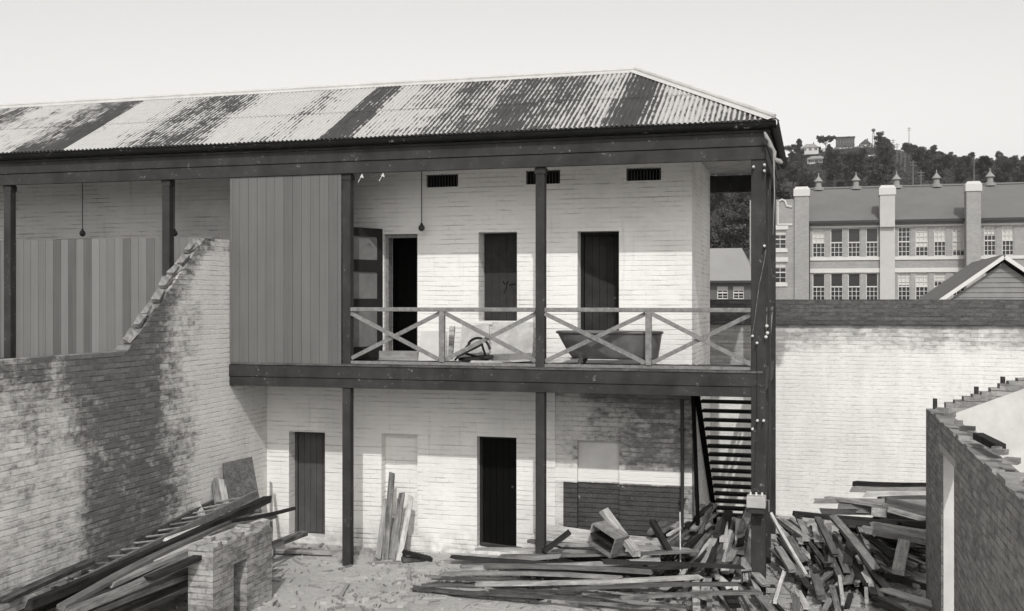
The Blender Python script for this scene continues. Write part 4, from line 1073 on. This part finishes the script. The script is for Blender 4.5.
# named right-hand timbers
RP = [((853, 483.5), (950, 485), 20.4, 20.2, .10, .09, 'timber_dark', 'dark beam on top of the stack before the boundary wall'),
      ((853, 489), (950, 489), 20.3, 20.1, .12, .09, 'timber_grey', 'grey beam second from top of the stack at the boundary wall'),
      ((865, 494), (950, 494), 20.1, 20.0, .14, .08, 'timber_pale', 'pale beam in the stack at the boundary wall'),
      ((880, 499), (950, 498), 20.0, 19.9, .14, .08, 'timber_brown', 'brown beam in the stack at the boundary wall'),
      ((814, 501), (950, 503), 19.8, 19.7, .12, .07, 'timber_grey', 'long grey plank jutting left from the stack'),
      ((825, 497.5), (882, 506), 19.9, 19.4, .14, .05, 'timber_pale', 'pale plank crossing over the stack end'),
      ((838, 506), (940, 509), 19.7, 19.5, .14, .09, 'timber_grey', 'grey beam below the long jutting plank'),
      ((820, 511), (880, 512), 19.7, 19.6, .12, .08, 'timber_brown', 'brown beam end left under the stack'),
      ((885, 499.5), (950, 517), 19.2, 19.0, .13, .09, 'timber_brown', 'brown beam slanting down to the outhouse'),
      ((888, 509), (950, 526), 19.1, 18.8, .12, .07, 'timber_pale', 'pale plank slanting down below the brown beam'),
      ((793.5, 513.5), (950, 524), 19.2, 18.8, .11, .08, 'timber_dark', 'longest dark timber crossing the right heap'),
      ((871, 525), (950, 537), 18.4, 18.1, .13, .10, 'timber_pale', 'thick pale beam just below the longest dark timber'),
      ((863, 529), (950, 545), 18.2, 17.9, .13, .10, 'timber_grey', 'thick grey beam under the thick pale beam'),
      ((875, 512), (883, 513), 18.9, 19.2, .14, .14, 'timber_pale', 'short square pale block in the dark gap of the stack'),
      ((771, 514), (806, 575), 17.4, 15.4, .045, .045, 'timber_pale', 'slim pale pole leaning beside the corner post'),
      ((833, 517), (876, 570), 18.2, 16.4, .13, .05, 'timber_grey', 'grey plank slanting down through the right heap'),
      ((818, 519), (836, 556), 18.3, 17.0, .10, .05, 'timber_brown', 'brown plank with its end up in the right heap'),
      ((904, 542), (898, 572), 17.6, 16.4, .17, .07, 'timber_grey', 'wide grey plank end upright beside the outhouse')]
for (a, b, Y0, Y1, w_, h_, m_, l) in RP: plank(at(*a, Y0), at(*b, Y1), w_, h_, m_, l, 'timbers stacked before the boundary wall' if Y0 > 17.7 and w_ > .05 else None)
for i in range(26):      # under the stack
    z_ = rr.uniform(.05, .62); y_ = rr.uniform(18.8, 20.2); x0_ = rr.uniform(.2, 1.5)
    plank((x0_, y_, z_), (x0_ + rr.uniform(1.2, 2.0), y_ + rr.uniform(-.2, .1), z_), .14, .08, rr.choice(WM[1:]), 'beam deep inside the stack before the boundary wall', 'beams deep inside the right stack')

# rubble and splinters over the yard floor
q = MB(); ru = random.Random(77)
def dens(x, y):
    d = .18 + .5 * math.exp(-((y - 15.2) / 1.6) ** 2) * (1 if x > -6.5 else .25)
    if x < -8.6 or y > 16.6: d += .45
    return d
for i in range(9500):
    x, y = ru.uniform(-9.2, 1.5), ru.uniform(12.5, 17.1) if ru.random() < .7 else ru.uniform(17.1, 21.9)
    if y > 17.1 and x < -1.7: continue
    if ru.random() > dens(x, y): continue
    s_ = ru.uniform(.005, .022) * (2.6 if ru.random() < .06 else 1); an = ru.uniform(0, 3.14); l_ = s_ * (ru.uniform(3, 9) if ru.random() < .45 else ru.uniform(.8, 1.6)); w__ = s_ * .55
    c_, n_ = math.cos(an), math.sin(an); h_ = ru.uniform(.3, 1) * s_; t_ = ru.random()
    P = [(x + dx_ * c_ - dy_ * n_, y + dx_ * n_ + dy_ * c_, zz_) for zz_ in (-.02, h_ + .01) for dx_, dy_ in ((-l_, -w__), (l_ * ru.uniform(.6, 1), -w__), (l_, w__), (-l_ * ru.uniform(.5, 1), w__))]
    q.hexa(P, t_)
o = q.build('yard_rubble', 'rubble', origin=(0, 0, 0)); o['kind'] = 'stuff'; o['label'] = 'splinters and brick rubble strewn over the yard floor'; o['category'] = 'rubble'
# ================================================================== TREES on the hill
def tree_proto(name, hgt, rad, nleaf, seed, shape, leafmat):
    r_ = random.Random(seed); root = bpy.data.objects.new(name, None); COL.objects.link(root); ORG[root.name] = Vector((0, 0, 0))
    tk = MB(); top = Vector((r_.uniform(-.3, .3), r_.uniform(-.3, .3), hgt * .75)); tk.tube([(0, 0, -.8), top * .5, top], [hgt * .03, hgt * .02, hgt * .008], 6)
    cl = []
    for i in range(16 if shape != 'cone' else 22):
        if shape == 'cone':
            z = r_.uniform(.12, 1.0); a = r_.uniform(0, 6.28); q_ = rad * (1.05 - z) * .75; c = Vector((math.cos(a) * q_, math.sin(a) * q_, hgt * z * .97)); cr_ = rad * .28 + rad * .25 * (1 - z)
        elif shape == 'umbrella':
            a = r_.uniform(0, 6.28); q_ = rad * math.sqrt(r_.random()); c = Vector((math.cos(a) * q_, math.sin(a) * q_, hgt * r_.uniform(.72, .95))); cr_ = rad * .28
        else:
            a = r_.uniform(0, 6.28); z = r_.uniform(.28, .9); q_ = rad * math.sin(math.pi * min(1, (z - .1) / .95)) * r_.uniform(.2, .85); c = Vector((math.cos(a) * q_, math.sin(a) * q_, hgt * z)); cr_ = rad * r_.uniform(.28, .48)
        cl.append((c, cr_))
        tk.tube([top * (c.z / hgt * .8), c], [hgt * .008, hgt * .003], 4)
    tk.build('trunk', 'bark', root)
    lf = MB(); ls = rad * .085
    for i in range(nleaf):
        c, cr_ = r_.choice(cl); d = Vector((r_.gauss(0, 1), r_.gauss(0, 1), r_.gauss(0, .8))).normalized() * cr_ * (r_.random() ** .4)
        p_ = c + d; a = Vector((r_.gauss(0, 1), r_.gauss(0, 1), r_.gauss(0, 1))).normalized(); b = a.orthogonal().normalized(); s_ = ls * r_.uniform(.6, 1.5)
        lf.face([p_ - a * s_, p_ - b * s_ * .7, p_ + a * s_, p_ + b * s_ * .7], r_.random())
    lf.build('crown', leafmat, root)
    return root
protos = [tree_proto('gum_tree', 11, 4.6, 2600, 1, 'round', 'leaf'), tree_proto('gum_tree', 9, 4.8, 2600, 2, 'round', 'leaf_pale'), tree_proto('gum_tree', 13, 4.0, 2600, 3, 'round', 'leaf'), tree_proto('pine_tree', 15, 4.2, 3000, 4, 'cone', 'leaf'), tree_proto('umbrella_tree', 11, 5.0, 1500, 5, 'umbrella', 'leaf')]
used = [False] * 5
def put_tree(k, x, y, s, rot, label, cat='tree', group=None, z=None):
    pr_ = protos[k]; z = hz(x, y) - .3 if z is None else z
    if not used[k]: o = pr_; used[k] = True
    else:
        o = pr_.copy(); COL.objects.link(o)
        for ch in list(pr_.children): c_ = ch.copy(); COL.objects.link(c_); c_.parent = o
    for key in ('group',):
        if key in o: del o[key]
    o.location = (x, y, z); o.rotation_euler = (0, 0, rot); o.scale = (s, s, s * rt.uniform(.85, 1.15)) if False else (s, s, s)
    tag(o, label, cat, group)
    return o
rt = random.Random(21)
# named ones
def hp_(px, Y): X = ux(px) * Y; return X
put_tree(3, hp_(799, 700), 700, 1.1, 0, 'dark conical pine beside the pale bungalow on the hill')
put_tree(4, hp_(791, 800), 800, .95, 1, 'small flat topped tree at the left end of the hill crest')
put_tree(4, hp_(826, 810), 810, 1.1, 2, 'spreading flat topped tree just left of the long building on the crest')
cnt = 0
spots = []
def canplace(x, y, dmin):
    p_ = CX + F * math.tan(math.atan(x / y) + TH)
    if 889 < p_ < 915 and 400 < y < 748: return False
    if (799 < p_ < 829 and 520 < y < 805) or (832 < p_ < 877 and 640 < y) or (863 < p_ < 882 and 560 < y < 705): return False
    return all((x - a) ** 2 + (y - b) ** 2 > dmin * dmin for a, b in spots)
def scatter(n, pxa, pxb, Ya, Yb, ks, smin, smax, label, group, dmin=7):
    tries = 0; k = 0
    while k < n and tries < n * 30:
        tries += 1; Y = rt.uniform(Ya, Yb); X = hp_(rt.uniform(pxa, pxb), Y)
        if not canplace(X, Y, dmin): continue
        spots.append((X, Y)); put_tree(rt.choice(ks), X, Y, rt.uniform(smin, smax), rt.uniform(0, 6.28), label, 'tree', group); k += 1
scatter(44, 906, 1040, 760, 835, [0, 2, 0, 1], .55, .95, 'dense dark tree on the right hand crest of the hill', 'trees on the right crest', 6)
scatter(18, 872, 889, 640, 800, [0, 2, 0], .7, 1.1, 'tall dark tree in the clump beside the line of poles', 'trees beside the pole line', 6)
scatter(70, 870, 1040, 480, 760, [0, 1, 2, 0], .5, .95, 'dark bushy tree on the right slope of the hill', 'trees on the right slope', 8)
scatter(70, 776, 875, 470, 690, [0, 1, 2, 1], .45, .9, 'small tree on the open slope below the hill houses', 'trees on the open slope below the houses', 9)
scatter(56, 690, 778, 230, 700, [0, 1, 2, 0], .6, 1.1, 'tree on the hillside seen through the verandah side opening', 'trees seen through the verandah', 7)
scatter(16, 770, 832, 740, 830, [0, 2], .35, .6, 'tree around the bungalows on the left of the crest', 'trees around the crest bungalows', 7)
# low scrub covering the slope
q = MB()
for i in range(5200):
    Y = rt.uniform(300, 835); px_ = rt.uniform(690, 1045); X = ux(px_) * Y; z_ = hz(X, Y); s_ = rt.uniform(.5, 1.6) * (.6 + Y / 1600)
    if mnoise.noise(Vector((X * .03, Y * .02, 9))) < -.12: continue
    for k in range(7):
        d = Vector((rt.gauss(0, 1) * s_, rt.gauss(0, 1) * s_, abs(rt.gauss(0, .5)) * s_)); p_ = Vector((X, Y, z_)) + d
        a = Vector((rt.gauss(0, 1), rt.gauss(0, 1), rt.gauss(0, 1))).normalized(); b = a.orthogonal().normalized(); k_ = s_ * .45
        q.face([p_ - a * k_, p_ - b * k_ * .8, p_ + a * k_, p_ + b * k_ * .8], rt.random())
o = q.build('hillside_scrub', 'leaf', origin=(0, 0, 0)); o['kind'] = 'stuff'; o['label'] = 'dark low scrub covering the hillside'; o['category'] = 'scrub'
# ---- houses on the hill
def hillhouse(name, label, pxa, pxb, ytop, yeave, ybase, Y, roofm, wallm, windows=3, gable=False, depth=9, flat=False, cat='house', verandah=False):
    a, b = ux(pxa) * Y, ux(pxb) * Y; pc = (pxa + pxb) / 2; zt_, ze, zb = at(pc, ytop, Y).z, at(pc, yeave, Y).z, at(pc, ybase, Y).z - 2
    t = thing(name, label, cat, ((a + b) / 2, Y, zb))
    holes_ = []
    hgt = ze - (zb + 2)
    for i in range(windows):
        x = a + (b - a) * (i + .5) / windows; holes_.append((x - (b - a) / windows * .26, x + (b - a) / windows * .26, zb + 2 + hgt * .25, zb + 2 + hgt * .8))
    q = MB(); q.panel(a, b, zb, ze, Y, Y + .4, holes_); q.box(a, a + .4, Y + .4, Y + depth, zb, ze); q.box(b - .4, b, Y + .4, Y + depth, zb, ze); q.box(a + .4, b - .4, Y + depth - .4, Y + depth, zb, ze); q.build('wall', wallm, t)
    for hh in holes_:
        q = MB(); q.box(hh[0], hh[1], Y + .25, Y + .3, hh[2], hh[3]); wd = q.build('window', 'glass', t)
        q = MB(); xm = (hh[0] + hh[1]) / 2; q.box(xm - .06, xm + .06, Y + .15, Y + .24, hh[2], hh[3]); q.box(hh[0], hh[1], Y + .16, Y + .23, (hh[2] + hh[3]) / 2 - .05, (hh[2] + hh[3]) / 2 + .05); q.build('frame', 'white_trim', wd)
    q = MB(); e = .5; A_ = [(a - e, Y - e, ze), (b + e, Y - e, ze), (b + e, Y + depth + e, ze), (a - e, Y + depth + e, ze)]
    if flat: q.box(a - e, b + e, Y - e, Y + depth + e, ze, zt_)
    else:
        ins = 0 if gable else min((b - a) * .3, depth / 2); T0, T1 = (a - e + ins, Y + depth / 2, zt_), (b + e - ins, Y + depth / 2, zt_)
        if gable == 'front':
            T0, T1 = ((a + b) / 2, Y - e, zt_), ((a + b) / 2, Y + depth + e, zt_)
            q.face([A_[0], A_[1], T0]); q.face([A_[1], A_[2], T1, T0]); q.face([A_[2], A_[3], T1]); q.face([A_[3], A_[0], T0, T1]); q.face(A_[::-1])
        else:
            q.face([A_[0], A_[1], T1, T0]); q.face([A_[1], A_[2], T1]); q.face([A_[2], A_[3], T0, T1]); q.face([A_[3], A_[0], T0]); q.face(A_[::-1])
    rf = q.build('roof', roofm, t)
    q = MB(); cx_ = a + (b - a) * .7; q.box(cx_ - .4, cx_ + .4, Y + depth / 2, Y + depth / 2 + .8, ze, zt_ + 1.0); q.build('chimney', 'far_dark', rf)
    if verandah:
        q = MB(); vz = ze - .1
        q.face([(a - .5, Y - 2.6, vz - .5), (b + .5, Y - 2.6, vz - .5), (b + .5, Y - .52, vz), (a - .5, Y - .52, vz)])
        q.build('verandah_roof', roofm, t)
        for i in range(6):
            x = a + (b - a) * i / 5; q = MB(); q.box(x - .09, x + .09, Y - 2.5, Y - 2.3, zb, vz - .5); q.build('post', 'white_trim', t)
        q = MB(); q.box(a, b, Y - 2.5, Y - 2.4, zb, zb + 2 + hgt * .22); q.build('parapet', 'white_trim', t)
    return t
hillhouse('hill_house', 'pale hipped bungalow high on the crest beside the small flat topped tree', 802, 818.5, 143, 147.5, 151.5, 800, 'far_roof', 'far_wall', 3)
hillhouse('hill_house', 'wide white verandah bungalow below the crest beside the dark pine', 807.5, 825.5, 155, 158.5, 164, 690, 'far_roof', 'far_wall', 3, verandah=True)
hillhouse('crest_hall', 'long tall flat topped building standing on the middle of the crest', 836, 854.5, 136.6, 137.4, 146.8, 830, 'far_dark', 'far_dark', 6, flat=True, cat='building')
hillhouse('hill_house', 'pointed gable house right of the long building on the crest', 860, 871, 139, 144, 147.5, 832, 'far_dark', 'far_wall', 2, gable='front')
hillhouse('hill_house', 'small pale roofed cottage at the edge of the tree clump', 867, 878, 154, 157, 160, 700, 'capping', 'far_wall', 2)
q = MB(); pa, pb = ux(818) * 826, ux(884) * 826; zt_ = at(850, 147.2, 826).z; q.box(pa, pb, 826, 826.8, zt_ - 4.5, zt_); o = q.build('retaining_wall', 'far_wall'); tag(o, 'pale low retaining wall running along under the crest buildings', 'wall')
# lattice mast
mp = at(873.5, 146, 834); mt = at(873.5, 132, 834)
ms = thing('lattice_mast', 'open framework mast with a ball top between the gable house and trees', 'mast', mp - Vector((0, 0, 2)))
q = MB(); hw_ = 1.2
for sx_, sy in ((-1, -1), (1, -1), (1, 1), (-1, 1)): q.beam(mp + Vector((sx_ * hw_, sy * hw_, -2)), mt + Vector((sx_ * .4, sy * .4, 0)), .25, .25)
for i in range(5):
    t = i / 5; k = hw_ * (1 - t) + .4 * t; c = mp.lerp(mt, t); c2 = mp.lerp(mt, t + .2); k2 = hw_ * (1 - t - .2) + .4 * (t + .2)
    q.beam(c + Vector((-k, -k, 0)), c2 + Vector((k2, -k2, 0)), .15, .15); q.beam(c + Vector((k, -k, 0)), c2 + Vector((-k2, -k2, 0)), .15, .15)
q.build('frame', 'pole_wood', ms); q = MB(); q.lathe(mt, [(.2, 0), (1.2, .6), (1.5, 1.4), (1.2, 2.2), (.2, 2.7)], 10); q.build('tank', 'pole_wood', ms, smooth=True)
# telegraph poles
TPs = [(909, 127, 160, 760, 'tallest pole, standing alone above the crest line'), (974, 156, 190, 500, 'tall pole near the right end of the school roof'), (893, 139, 166, 700, 'upper pole in the line climbing the hill, left'), (897, 143, 172, 640, 'second pole of the climbing line'), (901, 148, 178, 590, 'third pole of the climbing line'), (905, 152, 184, 540, 'fourth pole of the climbing line'), (913, 160, 191, 480, 'lowest thick pole right of the climbing line'), (921, 170, 196, 420, 'short pole standing just above the school roof'), (828.5, 156, 168, 680, 'pole beside the white verandah bungalow'), (889.5, 145, 160, 740, 'short pole at the head of the climbing line')]
for (px_, y0_, y1_, Y, l) in TPs:
    a = at(px_, y0_, Y); z_ = min(hz(a.x, Y), at(px_, y1_, Y).z)
    t = thing('telegraph_pole', l, 'pole', (a.x, Y, z_), 'telegraph poles on the hill')
    q = MB(); q.tube([(a.x, Y, z_ - .5), (a.x, Y, a.z)], [.26, .17], 7); q.build('mast', 'pole_wood', t)
    q = MB(); q.box(a.x - 1.3, a.x + 1.3, Y - .25, Y - .13, a.z - 1.1, a.z - .85); q.box(a.x - 1.1, a.x + 1.1, Y - .25, Y - .13, a.z - 2.3, a.z - 2.05); q.build('crossarm', 'pole_wood', t)

# ================================================================== HAZE
HZ = True
if HZ:
    q = MB(); q.box(-3100, 3100, -210, 4100, -2, 175); o = q.build('haze', 'glass', origin=(0, 0, 0)); o['kind'] = 'stuff'
    m = bpy.data.materials.new('haze_air'); m.use_nodes = True; nt = m.node_tree
    for n_ in list(nt.nodes):
        if n_.type != 'OUTPUT_MATERIAL': nt.nodes.remove(n_)
    vol = nt.nodes.new('ShaderNodeVolumePrincipled'); vol.inputs['Color'].default_value = (.93, .92, .9, 1); vol.inputs['Density'].default_value = .00010
    nt.links.new(vol.outputs[0], nt.nodes['Material Output'].inputs['Volume']); o.data.materials.clear(); o.data.materials.append(m)

# ================================================================== LIGHT, WORLD, CAMERA
to_sun = Vector((.29, -1.0, .965)).normalized()
el = math.asin(to_sun.z); az = math.atan2(to_sun.x, to_sun.y)      # clockwise from +Y
sd = bpy.data.lights.new('sun', 'SUN'); sd.energy = 2.0; sd.angle = R(.5); sd.color = (1, .988, .968)
so = bpy.data.objects.new('sun', sd); COL.objects.link(so); so.rotation_euler = (-to_sun).to_track_quat('-Z', 'Y').to_euler()
wd = bpy.data.worlds.new('World'); sc.world = wd; wd.use_nodes = True; nt = wd.node_tree
sky = nt.nodes.new('ShaderNodeTexSky'); sky.sky_type = 'NISHITA'; sky.sun_disc = False; sky.sun_elevation = el; sky.sun_rotation = az
sky.dust_density = 2.5; sky.air_density = 1.0; sky.altitude = 20
# the photograph is monochrome: keep the sky's luminance, drop its hue
sp = nt.nodes.new('ShaderNodeSeparateColor'); nt.links.new(sky.outputs[0], sp.inputs[0])
mm = nt.nodes.new('ShaderNodeMath'); mm.operation = 'MULTIPLY_ADD'; nt.links.new(sp.outputs[2], mm.inputs[0]); mm.inputs[1].default_value = .85
m2 = nt.nodes.new('ShaderNodeMath'); m2.operation = 'MULTIPLY'; nt.links.new(sp.outputs[1], m2.inputs[0]); m2.inputs[1].default_value = .2
nt.links.new(m2.outputs[0], mm.inputs[2])
cc = nt.nodes.new('ShaderNodeCombineColor'); nt.links.new(mm.outputs[0], cc.inputs[0])
for k, f in ((1, .985), (2, .962)):
    z_ = nt.nodes.new('ShaderNodeMath'); z_.operation = 'MULTIPLY'; nt.links.new(mm.outputs[0], z_.inputs[0]); z_.inputs[1].default_value = f; nt.links.new(z_.outputs[0], cc.inputs[k])
bg = nt.nodes['Background']; nt.links.new(cc.outputs[0], bg.inputs[0]); bg.inputs[1].default_value = .15
cd = bpy.data.cameras.new('camera'); cd.sensor_width = 36; cd.lens = 36 * F / 1024; cd.clip_end = 8000; cd.clip_start = .1
cd.shift_y = -(305.5 - HY) / 1024
co = bpy.data.objects.new('camera', cd); COL.objects.link(co); co.location = (0, 0, ZC); co.rotation_euler = (R(90), 0, TH); sc.camera = co
vs = sc.view_settings; sc.display_settings.display_device = 'sRGB'; vs.view_transform = 'Standard'; vs.look = 'None'; vs.exposure = 0.18; vs.gamma = 1
sc.render.engine = 'CYCLES'
